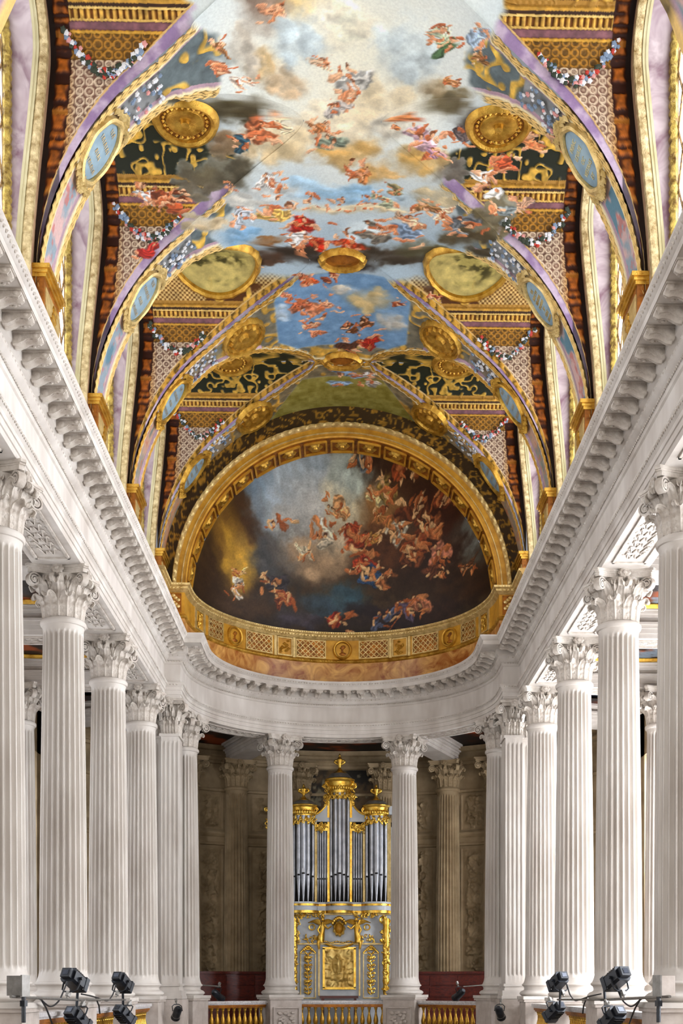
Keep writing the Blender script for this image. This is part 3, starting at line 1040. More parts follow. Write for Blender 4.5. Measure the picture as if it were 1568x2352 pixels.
for j, nm in ((5, 'nearer'), (6, 'farther')):
    yc = BAYC[j]
    zt = float(Bz(0)) 
    def f(a, b, h=0.0, yc=yc):
        return (a, yc + b, float(Bz(a)) - h)
    root = empty('crown_boss', '%s gilt shell boss on the crown of the vault' % nm, 'ornament', f(0, 0), group='crown bosses')
    for nm2, mt, rings, ra, rb in (('rim', GOLD, [(.8, .02), (.86, .1), (1.0, .13), (1.1, .07), (1.14, 0)], .46, .34), ('shell', GOLD_D, [(0, .14), (.2, .1), (.5, .06), (.82, .03)], .46, .34)):
        g = G(); surf_disc(g, f, ra, rb, rings, 40, lambda t, q: 1 + .03 * math.cos(18 * t)); o = g.obj(nm2, mt, root); o.data.transform(Matrix.Translation(-root.location))
# ================================================================== clerestory walls and windows
GX = 5.32                              # plane of the glass
def arch_path(hw, apex, z0, yc, n=28):
    """(y,z) of an upright round-headed opening, from near foot over the crown to the far foot"""
    rs = hw * RISE
    sp = apex - rs
    P = [(-hw, z0 + (sp - z0) * t / 12) for t in range(12)]
    P += [(-hw * math.cos(PI * t / n), sp + rs * math.sin(PI * t / n)) for t in range(n + 1)]
    P += [(hw, sp - (sp - z0) * t / 12) for t in range(1, 13)]
    P = np.array(P)
    d = np.gradient(P, axis=0); d /= np.linalg.norm(d, axis=1)[:, None]
    nrm = np.stack([d[:, 1], -d[:, 0]], 1)      # points into the opening
    P = P + np.array([yc, 0])
    return P, nrm


WIN_HW, WIN_AP, WIN_Z0 = 1.34, 15.5, 9.3
RISE = .66
came_m = mat_noise('lead_and_gilt_came', (84, 58, 44), (176, 140, 80), 14.0, 0.5, metal=.3)
nwin = 0
walls = {}
for side in (-1, 1):
    wall = bpy.data.objects.new('wall_' + sname[side], None); COL.objects.link(wall)
    tag(wall, 'upper %s wall of the nave with its tall window openings' % sname[side], 'wall', kind='structure')
    walls[side] = wall
    for j in range(0, 7):
        yc = BAYC[j]
        fine = j >= 3
        # wall face round the opening
        Pi, Ni = arch_path(WIN_HW, WIN_AP, WIN_Z0, yc, 28)
        Po, _ = arch_path(WC + .02, 15.78, WIN_Z0, yc, 28)
        g = G()
        V = [(side * float(wall_x(a[1])), a[0], a[1]) for a in Pi] + [(side * float(wall_x(a[1])), a[0], a[1]) for a in Po]
        n = len(Pi)
        g.add(V, [(i, i + 1, n + i + 1, n + i) for i in range(n - 1)])
        g.obj('window_surround', PLASTER, wall)
        g = G()
        for e in (-1, 1):
            g.box((side * (5.0 + .3), yc + e * (HB - .22), 11.5), (.6, .5, 5.2))
        g.obj('wall_pier', PLASTER, wall)
        nwin += 1
        win = bpy.data.objects.new('window_%d' % nwin, None); COL.objects.link(win)
        win.location = (side * GX, yc, WIN_Z0)
        tag(win, 'tall round-headed window with gilt border, %s on the %s of the vault' % (['third before the picture edge', 'second before the picture edge', 'first before the picture edge', 'nearest in view', 'second in view', 'third in view', 'farthest, by the apse arch'][j], sname[side]), 'window', kind='structure')
        T = Matrix.Translation(-win.location)
        def ob(g, nm, mt, par=win, **kw):
            o = g.obj(nm, mt, par, **kw); o.data.transform(T); return o
        P3 = np.column_stack([side * wall_x(Pi[:, 1]), Pi]); N3 = np.column_stack([np.zeros(n), Ni]); Bx = np.array([-side, 0, 0.0])
        S_ = np.concatenate([[0], np.cumsum(np.linalg.norm(np.diff(Pi, axis=0), axis=1))])
        # finer path for the carved frame
        if fine:
            ss = np.arange(0, S_[-1], .035)
            Pf = np.column_stack([np.interp(ss, S_, P3[:, i]) for i in range(3)]); Nf = np.column_stack([np.interp(ss, S_, N3[:, i]) for i in range(3)])
            md = np.abs(np.sin(ss * 16))
            md2 = np.abs(np.sin(ss * 9 + .8 * np.sin(ss * 27)))
            def mod(jx, a, b_):
                return (a + (.02 * md + .018 * md2 if jx in (2, 3, 4) else 0), b_)
            g = G(); g.sweep(Pf, Nf, Bx, [(-.12, 0), (-.06, .03), (-.01, .02), (.0, -.03), (.0, -.08), (-.005, -.115)], mod=mod); ob(g, 'carved_frame', FRAME)
        else:
            g = G(); g.sweep(P3, N3, Bx, [(-.12, 0), (-.06, .03), (0, .02), (0, -.14)]); ob(g, 'carved_frame', FRAME)
        g = G(); g.sweep(P3, N3, Bx, [(-.005, -.11), (.02, -.115), (.02, -.13), (.01, -.135), (.012, -.16), (.025, -.165), (.025, -.205)]); ob(g, 'cream_moulding', CREAM)
        Pm = P3 + N3 * .04; Pm[:, 0] = side * (GX + .02)
        g = G(); g.grid(np.stack([P3 + N3 * .022 - Bx * -.0 + np.array([side * .2, 0, 0]), Pm], 1)); ob(g, 'marble_reveal', MARBLE_P)
        Pg = P3 + N3 * .03; Pg[:, 0] = side * (GX - .07)
        if fine:
            Pq = np.column_stack([np.interp(ss, S_, Pg[:, i]) for i in range(3)])
            def mod2(jx, a, b_):
                return (a + (.03 * np.abs(np.sin(ss * 11)) if jx in (2, 3) else 0), b_ + (.025 * np.abs(np.sin(ss * 23)) if jx in (1, 2) else 0))
            g = G(); g.sweep(Pq, Nf, Bx, [(-.02, .06), (.02, .06), (.09, .05), (.11, .0), (.11, -.04)], mod=mod2); ob(g, 'gilt_border', BORDER)
        else:
            g = G(); g.sweep(Pg, N3, Bx, [(-.02, .06), (.1, .05), (.11, -.04)]); ob(g, 'gilt_border', BORDER)
        # panes: tall lozenges between leaded bars
        hw = WIN_HW - .12
        ncol, rh = 5, .92
        cw = 2 * hw / ncol
        rows = int((WIN_AP - WIN_Z0) / rh) + 1
        bars = G()
        if fine:
            for r_ in range(-1, rows * 2 + 1):
                for c_ in range(ncol + 1):
                    cy = -hw + cw * (c_ + (.5 if r_ % 2 else 0)); cz = WIN_Z0 + rh * r_ * .5 + .1
                    dz = rh * .5
                    poly = [(cy, cz - dz), (cy + cw / 2, cz), (cy, cz + dz), (cy - cw / 2, cz)]
                    def clip(yy, zz):
                        zz = max(zz, WIN_Z0 - .2)
                        sp = WIN_AP - WIN_HW * RISE
                        R_ = hw + .06
                        yy = max(-R_, min(R_, yy))
                        if zz > sp:
                            d_ = math.hypot(yy, (zz - sp) / RISE)
                            if d_ > R_:
                                yy, zz = yy * R_ / d_, sp + (zz - sp) * R_ / d_
                        return yy, zz
                    poly = [clip(*p) for p in poly]
                    A_ = abs(sum(poly[q][0] * poly[(q + 1) % 4][1] - poly[(q + 1) % 4][0] * poly[q][1] for q in range(4))) / 2
                    if A_ < .02:
                        continue
                    g = G(); g.add([(side * GX, yc + p[0], p[1]) for p in poly], [(0, 1, 2, 3)])
                    ob(g, 'pane', GLASSES['upper_' + sname[side]], smooth=False)
                    for q in range(4):
                        p_, q_ = poly[q], poly[(q + 1) % 4]
                        if q in (0, 1):
                            bars.tube([(side * (GX - .012), yc + p_[0], p_[1]), (side * (GX - .012), yc + q_[0], q_[1])], .018, 5)
            for c_ in range(1, ncol):
                bars.tube([(side * (GX - .02), yc - hw + cw * c_, WIN_Z0), (side * (GX - .02), yc - hw + cw * c_, WIN_AP - .35)], .012, 5)
            ob(bars, 'leaded_bars', came_m)
        else:
            Pz, _ = arch_path(WIN_HW - .08, WIN_AP - .08, WIN_Z0, yc, 12)
            g = G(); g.add([(side * GX, a[0], a[1]) for a in Pz], [tuple(range(len(Pz)))]); ob(g, 'pane', GLASSES['upper_' + sname[side]], smooth=False)
    # pedestals under the ribs
    for k in range(0, 4):
        Yr = RIB0 + BAY * k
        if k == 3: Yr = 32.62
        root = empty('rib_pedestal', 'brown and gilt pedestal under the %s vault rib on the %s' % ({-1: 'hidden near', 0: 'nearest', 1: 'second', 2: 'third', 3: 'farthest'}[k], sname[side]), 'pedestal', (side * 4.86, Yr, 9.05), group='pedestals of the vault ribs')
        hl = .5
        def ob(g, nm, mt, **kw): return g.obj(nm, mt, root, **kw)
        g = G(); g.box((side * .04, 0, 1.17), (.3, 2 * hl, 2.34)); ob(g, 'body', GOLD_D, smooth=False)
        g = G(); g.box((side * .02, 0, 2.37), (.38, 2 * hl + .08, .06)); g.box((side * .01, 0, 2.43), (.44, 2 * hl + .14, .07)); g.box((side * .03, 0, 2.31), (.34, 2 * hl + .04, .06)); ob(g, 'cap', GOLD, smooth=False)
        g = G(); g.box((-side * .115, 0, 1.25), (.03, 2 * hl - .1, 1.8)); ob(g, 'panel', GOLD_L, smooth=False)
        g = G()
        for q in range(12):
            g.ball((-side * .14, .1 * math.sin(q * 1.3), .5 + q * .14), (.03, .14, .09), 6, 4)
        ob(g, 'carved_drop', GOLD)
        g = G(); g.box((side * .03, 0, .06), (.4, 2 * hl + .1, .12)); ob(g, 'plinth', GOLD_D, smooth=False)

# ================================================================== the gilt arch before the apse
ARCH_Y, ARCH_D = 33.1, .95
arch = empty('apse_arch', 'broad gilt arch with coffered underside framing the painted half dome', 'arch', (0, ARCH_Y, 10.6))
TA = Matrix.Translation(-arch.location)
def ell(a, b, n=90, z0=10.75):
    t = np.linspace(0, PI, n)
    P = np.column_stack([-a * np.cos(t), np.full(n, ARCH_Y), z0 + b * np.sin(t)])
    N = np.column_stack([-np.cos(t) / a, np.zeros(n), np.sin(t) / b]); N /= np.linalg.norm(N, axis=1)[:, None]
    return P, N
def oba(g, nm, mt, par=arch, **kw):
    o = g.obj(nm, mt, par, **kw); o.data.transform(TA); return o
P, N = ell(4.21, 4.17)
By = np.array([0, -1.0, 0])
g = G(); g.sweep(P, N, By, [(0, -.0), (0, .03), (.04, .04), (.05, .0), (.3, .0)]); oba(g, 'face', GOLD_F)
Pd, Nd = ell(4.21, 4.17, 420)
sd = np.arange(420)
g = G(); g.sweep(Pd, Nd, By, [(.28, 0), (.29, .06), (.33, .08), (.38, .08), (.41, .05), (.42, 0)], mod=lambda jx, a, b_: (a, b_ + (.05 * np.abs(np.sin(sd * .45)) if jx in (2, 3) else 0))); oba(g, 'beaded_moulding', GOLD_L)
g = G(); g.sweep(Pd, Nd, By, [(.12, .0), (.13, .03), (.15, .03), (.16, 0)]); oba(g, 'fillet', GOLD_L)
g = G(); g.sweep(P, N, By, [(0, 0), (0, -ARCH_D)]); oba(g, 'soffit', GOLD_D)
# outer wall ring up to the barrel
Pv = np.column_stack([-XW * np.cos(np.linspace(0, PI, 90)), np.full(90, ARCH_Y + .05), ZC + RB * np.sin(np.linspace(0, PI, 90))])
Pi_ = P + N * .36 + np.array([0, .05, 0])
mr_ = 16
Pr = np.stack([Pi_ + (Pv - Pi_) * (t / (mr_ - 1)) for t in range(mr_)], 1)
Pr = np.concatenate([Pr[i:i + 1] + (Pr[i + 1:i + 2] - Pr[i:i + 1]) * (t / 4) for i in range(89) for t in range(4)])
g = G(); g.grid(Pr); o = oba(g, 'outer_ring', PAINT, angle=180)
vx, vz = Pr[..., 0].ravel(), Pr[..., 2].ravel()
cc, kk = gilt_scroll(vx, vz, (74, 56, 26), 77, 4.5, .05)
cc = cc * np.array((.86, .8, .7))
set_cols(o.data, cc, .4 * kk)
for q in range(17):
    t = (q + .5) / 17 * PI * .96 + .02 * PI
    a, b_ = 4.21, 4.17
    c = np.array([-a * math.cos(t), 0, 10.75 + b_ * math.sin(t)])
    nn = np.array([-math.cos(t) / a, 0, math.sin(t) / b_]); nn /= np.linalg.norm(nn)
    tt = np.array([nn[2], 0, -nn[0]])
    def fr(u, v, h): return c + tt * u + np.array([0, ARCH_Y + ARCH_D / 2 + v, 0]) - nn * h
    for_ = G()
    w_, d_ = .3, .33
    for (u0, v0, su, sv) in ((-w_, 0, .05, 2 * d_), (w_, 0, .05, 2 * d_), (0, -d_, 2 * w_, .05), (0, d_, 2 * w_, .05)):
        pl = [(u0 - su / 2, v0 - sv / 2), (u0 + su / 2, v0 - sv / 2), (u0 + su / 2, v0 + sv / 2), (u0 - su / 2, v0 + sv / 2)]
        for_.prism(pl, -.02, .06, fr)
    fo = oba(for_, 'coffer', GOLD_F, smooth=False)
    g = G(); surf_disc(g, lambda a_, b2, h=0: fr(a_, b2, h), .2, .22, [(0, .1), (.3, .08), (.4, .04), (.7, .06), (1.0, .0)], 20, lambda t_, q_: 1 + .14 * math.cos(6 * t_) * (q_ > .5))
    oba(g, 'rosette', GOLD, fo)

# ================================================================== half dome with its picture
DY, DZ, DRX, DRY, DRZ = ARCH_Y + ARCH_D - .12, 10.45, 4.24, 2.75, 4.5


def dome_pt(u, t):
    """u from -1..1 across (angle), t from 0 (rim of the attic) to 1 (arch)"""
    return u, t


def hit_dome(px, py):
    dx, dz = (px - 786) / FPX, (2268 - py) / FPX
    # (dx*Y/DRX)^2 + ((Y-DY)/DRY)^2 + ((dz*Y-DZ)/DRZ)^2 = 1, far root
    A = (dx / DRX) ** 2 + 1 / DRY ** 2 + (dz / DRZ) ** 2
    B_ = -2 * DY / DRY ** 2 - 2 * DZ * dz / DRZ ** 2
    C_ = (DY / DRY) ** 2 + (DZ / DRZ) ** 2 - 1
    dsc = B_ * B_ - 4 * A * C_
    Y = (-B_ + math.sqrt(max(dsc, 0))) / (2 * A)
    return dx * Y, Y, dz * Y


DBL = []
def dblob(px, py, rx, ry, col, op=.9, rot=0.0, hard=.5, fold=0.0):
    X, Y, Z = hit_dome(px, py)
    DBL.append((X, Z, rx * Y / FPX, ry * Y / FPX, rot, col, op, hard, fold))


DTONE = ((206, 132, 76), (226, 178, 122), (160, 84, 40), (190, 110, 60))
def dput(x, y, rx, ry, c, op, ro, hd, fo): dblob(x, y, rx, ry, c, op, ro, hd, fo)
def ddaub(px, py, s, cloth, n=9):
    strokes(dput, px, py, s, cloth, n, DTONE, (70, 36, 20))


for a in [(560, 1240, 120, 120, (62, 40, 22)), (500, 1330, 70, 90, (54, 36, 20)), (520, 1200, 40, 80, (92, 62, 26)), (545, 1290, 44, 80, (206, 156, 52)), (640, 1080, 120, 60, (126, 148, 164)),
          (720, 1120, 110, 80, (206, 212, 210)), (690, 1060, 80, 40, (176, 190, 196)), (640, 1180, 70, 70, (150, 164, 174)), (700, 1200, 90, 80, (190, 188, 180)), (640, 1290, 80, 60, (84, 84, 84)),
          (730, 1290, 90, 60, (176, 146, 112)), (800, 1180, 60, 90, (226, 214, 178)), (820, 1090, 70, 50, (178, 188, 176)), (860, 1060, 60, 40, (120, 128, 116)), (960, 1090, 110, 70, (66, 38, 20)),
          (1040, 1170, 90, 100, (58, 28, 16)), (900, 1060, 90, 26, (60, 34, 18)), (1070, 1260, 60, 60, (112, 120, 110)), (1090, 1230, 30, 40, (136, 146, 138)), (960, 1300, 150, 70, (52, 32, 22)), (1050, 1340, 90, 60, (58, 36, 20)),
          (790, 1380, 70, 40, (58, 86, 98)), (730, 1390, 60, 30, (54, 70, 80)), (640, 1400, 90, 40, (56, 50, 48)), (560, 1400, 80, 40, (70, 50, 34)), (900, 1420, 160, 40, (40, 32, 36)), (760, 1440, 160, 22, (46, 36, 30)), (690, 1430, 60, 25, (70, 62, 70)),
          (870, 1180, 60, 50, (150, 104, 56)), (880, 1260, 90, 60, (92, 54, 30)), (760, 1240, 50, 40, (190, 170, 140)), (1000, 1400, 80, 30, (52, 34, 26))]:
    cloud(dput, *a)
for a in [(640, 1210, 44, None), (765, 1165, 36, (206, 150, 96)), (740, 1230, 44, (222, 206, 176)), (820, 1240, 44, (190, 70, 34)), (800, 1215, 30, (150, 60, 30)), (835, 1290, 44, (182, 60, 30)), (870, 1150, 30, (206, 186, 130)),
          (900, 1120, 44, (150, 120, 60)), (915, 1220, 44, (206, 196, 170)), (885, 1180, 36, (170, 110, 56)), (950, 1170, 44, (120, 60, 30)), (960, 1240, 48, (140, 66, 34)), (990, 1210, 40, (160, 90, 50)), (1010, 1270, 40, (190, 120, 90)), (1020, 1140, 36, (110, 50, 26)),
          (860, 1320, 44, (40, 70, 106)), (880, 1330, 30, (150, 90, 50)), (820, 1310, 24, None), (545, 1350, 30, (220, 208, 190)), (550, 1315, 20, (226, 190, 120)), (630, 1340, 40, (58, 52, 56)), (650, 1380, 36, (150, 70, 40)), (780, 1430, 44, (170, 44, 26)),
          (930, 1395, 44, (112, 96, 120)), (960, 1390, 36, (160, 100, 70)), (880, 1420, 36, (96, 104, 130)), (830, 1060, 36, (104, 110, 110)), (930, 1080, 30, (130, 60, 30)), (850, 1230, 30, (206, 150, 70)), (1000, 1310, 36, (120, 66, 40)), (1075, 1300, 28, (92, 58, 36)), (940, 1280, 36, (110, 60, 34)), (700, 1270, 30, (214, 196, 160))]:
    ddaub(*a)

nu, nt_ = 420, 280
U, Tt = np.meshgrid(np.linspace(0, PI, nu), np.linspace(0, PI / 2, nt_), indexing='ij')
Xd = -DRX * np.cos(U) * np.cos(Tt); Yd = DY + DRY * np.sin(U) * np.cos(Tt); Zd = DZ + DRZ * np.sin(Tt)
x, y, z = Xd.ravel(), Yd.ravel(), Zd.ravel()
n1 = fbm(x * 1.6, z * 1.6, 4, 61) - .5; n2 = fbm(x * 1.6 + 8, z * 1.6, 4, 62) - .5; fine = fbm(x * 6, z * 6, 4, 63)
rgb = np.array((64, 48, 32.)) * (.7 + .6 * fine)[:, None]
m1 = fbm(x * 5, z * 5, 3, 65) - .5; m2 = fbm(x * 5 + 3, z * 5, 3, 66) - .5
for (cx, cz, rx, rz, ro, col, op, hard, fold) in DBL:
    R = max(rx, rz) * 1.7
    idx = np.nonzero((np.abs(x - cx) < R) & (np.abs(z - cz) < R))[0]
    if not len(idx): continue
    dx, dz = x[idx] + .3 * n1[idx] + .2 * m1[idx] - cx, z[idx] + .3 * n2[idx] + .2 * m2[idx] - cz
    c, s = math.cos(ro), math.sin(ro)
    u, v = (dx * c + dz * s) / rx, (-dx * s + dz * c) / rz
    dd = np.sqrt(u * u + v * v) + .5 * (fine[idx] - .5)
    a = op * sstep(1 + .3 * hard, 1 - hard, dd)
    tone = (.8 + .42 * fine[idx] + .16 * np.clip(v, -1, 1) - .06 * np.clip(u, -1, 1))[:, None]
    if fold:
        tone = tone * (1 + fold * .55 * np.sin(v * 6 + 3.5 * u + 14 * m1[idx]))[:, None]
    rgb[idx] = rgb[idx] * (1 - a[:, None]) + np.array(col, float) * tone * a[:, None]
i, jj = np.meshgrid(np.arange(nu - 1), np.arange(nt_ - 1), indexing='ij')
F = np.stack([i * nt_ + jj, i * nt_ + jj + 1, (i + 1) * nt_ + jj + 1, (i + 1) * nt_ + jj], -1).reshape(-1, 4)
me = raw_mesh('dome_picture', np.stack([x, y, z], -1), F)
set_cols(me, rgb)
dome = link('half_dome', me, PAINT_D)
tag(dome, 'dark painted half dome of the apse with grey clouds and warm crowded colours', 'painting')
g = G()
g.add([(-6, DY + .2, 10), (6, DY + .2, 10), (6, DY + .2, 17), (-6, DY + .2, 17)], [(0, 1, 2, 3)])

# ================================================================== gilt attic below the picture
AR = 4.15
def apse_path(r, xs, y0, yj, n=64, yc=32.45):
    """from the near left along the nave, jog inwards, round the apse and back out on the right"""
    P = [(-xs, y0), (-xs, yj), (-r, yj), (-r, yc)]
    P += [(-r * math.cos(PI * t / n), yc + r * math.sin(PI * t / n)) for t in range(1, n)]
    P += [(r, yc), (r, yj), (xs, yj), (xs, y0)]
    return P[::-1]            # left normal then points into the room


ap = apse_path(AR, 4.62, 30.75, 32.2)
attic = empty('apse_attic', 'curved gilt attic of lattice panels and medallions under the painted half dome', 'attic', (0, 32.45, 9.05))
TT = Matrix.Translation(-attic.location)
def obt(g, nm, mt, par=attic, **kw):
    o = g.obj(nm, mt, par, **kw); o.data.transform(TT); return o
g = G(); plan_sweep(g, ap, [(0, 9.0), (0, 9.74)]); obt(g, 'marble_base', MARBLE_O)
g = G(); plan_sweep(g, ap, [(0, 9.72), (.04, 9.74), (.06, 9.78), (.03, 9.82), (0, 9.84)]); beads(g, ap, .05, 9.78, .09, (.035, .02, .025)); obt(g, 'lower_moulding', GOLD)
g = G(); plan_sweep(g, ap, [(0, 9.82), (0, 10.42)]); obt(g, 'dado', GOLD_F)
g = G(); plan_sweep(g, ap, [(0, 10.4), (.03, 10.42), (.05, 10.45), (.09, 10.48), (.1, 10.53), (.15, 10.56), (.16, 10.61), (.0, 10.62), (-.35, 10.62)]); beads(g, ap, .1, 10.5, .1, (.04, .025, .03)); beads(g, ap, .155, 10.585, .07, (.025, .02, .025)); obt(g, 'upper_cornice', GOLD_L)
def cyl(ang, r=AR, yc=32.45):
    """surface map on the curved attic: a across (metres), b up, h into the room"""
    def f(a, b, h=0.0):
        t = ang + a / r
        return ((r - h) * math.sin(t), yc + (r - h) * math.cos(t), 10.12 + b)
    return f
def frame_on(f, w, hgt, t=.03, h=.03):
    g = G()
    def seg(a0, a1, b0, b1):
        n = max(1, int((a1 - a0) / .12))
        for q in range(n):
            c0 = a0 + (a1 - a0) * q / n; c1 = a0 + (a1 - a0) * (q + 1) / n
            V = [f(c0, b0, 0), f(c1, b0, 0), f(c1, b1, 0), f(c0, b1, 0), f(c0, b0, h), f(c1, b0, h), f(c1, b1, h), f(c0, b1, h)]
            g.add(V, [(4, 5, 6, 7), (0, 1, 5, 4), (1, 2, 6, 5), (2, 3, 7, 6), (3, 0, 4, 7)])
    seg(-w, w, hgt - t, hgt); seg(-w, w, -hgt, -hgt + t); seg(-w, -w + t, -hgt, hgt); seg(w - t, w, -hgt, hgt)
    return g
for a_ in (0, 48.6, -48.6):
    f = cyl(math.radians(a_))
    g = G(); surf_disc(g, f, .26, .26, [(.82, .02), (.88, .07), (1.0, .08), (1.08, .05), (1.12, 0)], 40); md = obt(g, 'medallion_rim', GOLD)
    g = G(); surf_disc(g, f, .2, .2, [(0, .03), (1.02, .02)], 24); obt(g, 'medallion_field', GOLD_F)
    g = G()
    for (u, v, ru, rv, h_) in ((0, .06, .07, .085, .06), (.03, .09, .075, .06, .06), (-.01, -.04, .045, .07, .06), (.01, -.12, .13, .06, .05), (-.06, .05, .03, .02, .06)):
        surf_disc(g, lambda a2, b2, h2=0, u=u, v=v: f(a2 + u, b2 + v, h2), ru, rv, [(0, h_), (.6, h_ * .85), (1, 0.01)], 14)
    obt(g, 'portrait_relief', GOLD_D)
for a_ in (13.2, 36.3, 60):
    for sg in (-1, 1):
        f = cyl(math.radians(a_ * sg))
        w_ = .42 if a_ < 50 else .32
        lat = obt(frame_on(f, w_ + .04, .27), 'lattice_frame', GOLD_L, smooth=False)
        g = G(); surf_disc(g, f, 1, 1, [(0, .004)] + [(.001, .004)], 4)
        V = [f(-w_, -.24, .004), f(w_, -.24, .004), f(w_, .24, .004), f(-w_, .24, .004)]
        g = G(); g.add(V, [(0, 1, 2, 3)]); obt(g, 'dark_ground', GOLD_D, lat)
        st_ = .16
        nn_ = int(round(2 * w_ / st_)); st_ = 2 * w_ / nn_
        for c_ in range(nn_):
            for r_ in range(3):
                u0, v0 = -w_ + c_ * st_, -.24 + r_ * .16
                g = G()
                for (p_, q_) in (((0, 0), (1, 1)), ((0, 1), (1, 0))):
                    A0 = np.array([u0 + st_ * p_[0], v0 + .16 * p_[1]]); A1 = np.array([u0 + st_ * q_[0], v0 + .16 * q_[1]])
                    d_ = (A1 - A0) / np.linalg.norm(A1 - A0); nn2 = np.array([-d_[1], d_[0]]) * .012
                    V = [f(*(A0 + nn2), .0), f(*(A0 - nn2), .0), f(*(A1 - nn2), .0), f(*(A1 + nn2), .0), f(*(A0 + nn2), .03), f(*(A0 - nn2), .03), f(*(A1 - nn2), .03), f(*(A1 + nn2), .03)]
                    g.add(V, [(4, 5, 6, 7), (0, 1, 5, 4), (1, 2, 6, 5), (2, 3, 7, 6), (3, 0, 4, 7)])
                surf_ball(g, f, u0 + st_ / 2, v0 + .08, .02, (.03, .03, .03))
                for e_ in (-1, 1):
                    surf_ball(g, f, u0 + st_ / 2 + e_ * st_ * .36, v0 + .08, .01, (.024, .03, .03))
                obt(g, 'lattice_cross', GOLD_L, lat, smooth=False)
for a_ in (24.4, 72):
    for sg in (-1, 1):
        f = cyl(math.radians(a_ * sg))
        w_ = .21
        fo = obt(frame_on(f, w_ + .03, .27), 'trophy_frame', GOLD_L, smooth=False)
        g = G(); rg = random.Random(int(a_) + sg)
        for q in range(14):
            surf_ball(g, f, rg.uniform(-.13, .13), rg.uniform(-.19, .19), .03, (rg.uniform(.03, .07), rg.uniform(.03, .07), .04))
        obt(g, 'carved_trophy', GOLD, fo)
        for e_ in (-1, 1):
            g = G(); V = []
            for (u, v, h_) in ((-.04, -.29, 0), (.04, -.29, 0), (.04, .29, 0), (-.04, .29, 0), (-.04, -.29, .025), (.04, -.29, .025), (.04, .29, .025), (-.04, .29, .025)):
                V.append(f(e_ * (w_ + .09) + u, v, h_))
            g.add(V, [(4, 5, 6, 7), (0, 1, 5, 4), (1, 2, 6, 5), (2, 3, 7, 6), (3, 0, 4, 7)]); obt(g, 'pilaster_strip', GOLD_L, smooth=False)
for sg in (-1, 1):     # end panels on the short return facing the nave
    g = G(); g.box((sg * 4.385, 32.19, 10.12), (.3, .03, .5)); fo = obt(g, 'end_panel', GOLD_D, smooth=False)
    g = G()
    for q in range(8): g.ball((sg * (4.385 + .07 * math.sin(q * 2.1)), 32.16, 9.92 + q * .055), (.06, .03, .05), 6, 4)
    obt(g, 'leaf_relief', GOLD_L, fo)
# ================================================================== entablature
FACE = apse_path(4.2, 4.62, 8.0, 31.75)
nF = len(FACE)
PARTS = (('architrave', [(-.86, 7.52), (-.86, 7.5), (0, 7.5), (0, 7.6), (.02, 7.605), (.02, 7.71), (.04, 7.715), (.04, 7.79), (.06, 7.81), (.1, 7.86), (.1, 7.9), (0, 7.92)]),
         ('frieze', [(0, 7.92), (0, 8.38)]),
         ('cornice', [(0, 8.38), (.03, 8.4), (.05, 8.44), (.05, 8.47), (.1, 8.5), (.13, 8.54), (.14, 8.55), (.14, 8.62), (.2, 8.66), (.2, 8.80), (.58, 8.80), (.6, 8.79), (.6, 8.89), (.63, 8.91), (.655, 8.95), (.68, 8.98), (.68, 9.02), (.4, 9.05), (-.4, 9.08)]))
# modillion bracket: origin at the back of the corona soffit, x along the wall, y outwards
g = G()
prof = [(0, 0), (.37, 0), (.375, -.03), (.37, -.075), (.335, -.105), (.29, -.1), (.25, -.085), (.19, -.1), (.13, -.135), (.07, -.165), (0, -.17)]
g.prism(prof, -.095, .095, lambda a, b, h: (h, a, b))
g.box((0, .19, -.012), (.24, .4, .03))
lv = np.linspace(0, 1, 15); lu = np.linspace(-1, 1, 7)      # leaf lying under the bracket
P_ = np.zeros((15, 7, 3)); N_ = np.zeros((15, 7, 3)); N_[..., 2] = -1
for i, v in enumerate(lv):
    zc = np.interp(v, [0, .2, .45, .7, .85, 1], [-.185, -.175, -.125, -.11, -.125, -.1])
    w = .082 * (1 - .3 * abs(math.sin(v * PI * 4)) ** 1.5) * (1 if v < .8 else 1.15 - .9 * (v - .8))
    for jx, u in enumerate(lu):
        P_[i, jx] = (u * w, .02 + .36 * v, zc + .03 * u * u - .012 * math.cos(u * PI * 2))
g.slab(P_, N_, .02)
for e in (-1, 1):
    for (c, r) in (((.30, -.05), .035), ((.07, -.09), .055)):
        g.lathe([(r, 0), (r * .6, .012), (r * .3, .014)], 10)
        Vx = g.v[-1]; g.v[-1] = np.column_stack([np.full(len(Vx), 0) + e * (.095 + Vx[:, 2]), c[0] + Vx[:, 0], c[1] + Vx[:, 1]])
MODI = g.me('modillion'); MODI.materials.append(STONE_C)
g = G(); g.lathe([(.085, 0), (.07, -.02), (.03, -.025), (.025, -.04), (.0, -.045)], 16, petal=lambda a: .75 + .25 * abs(math.cos(3 * a))); ROSE = g.me('soffit_rosette'); ROSE.materials.append(STONE_C)
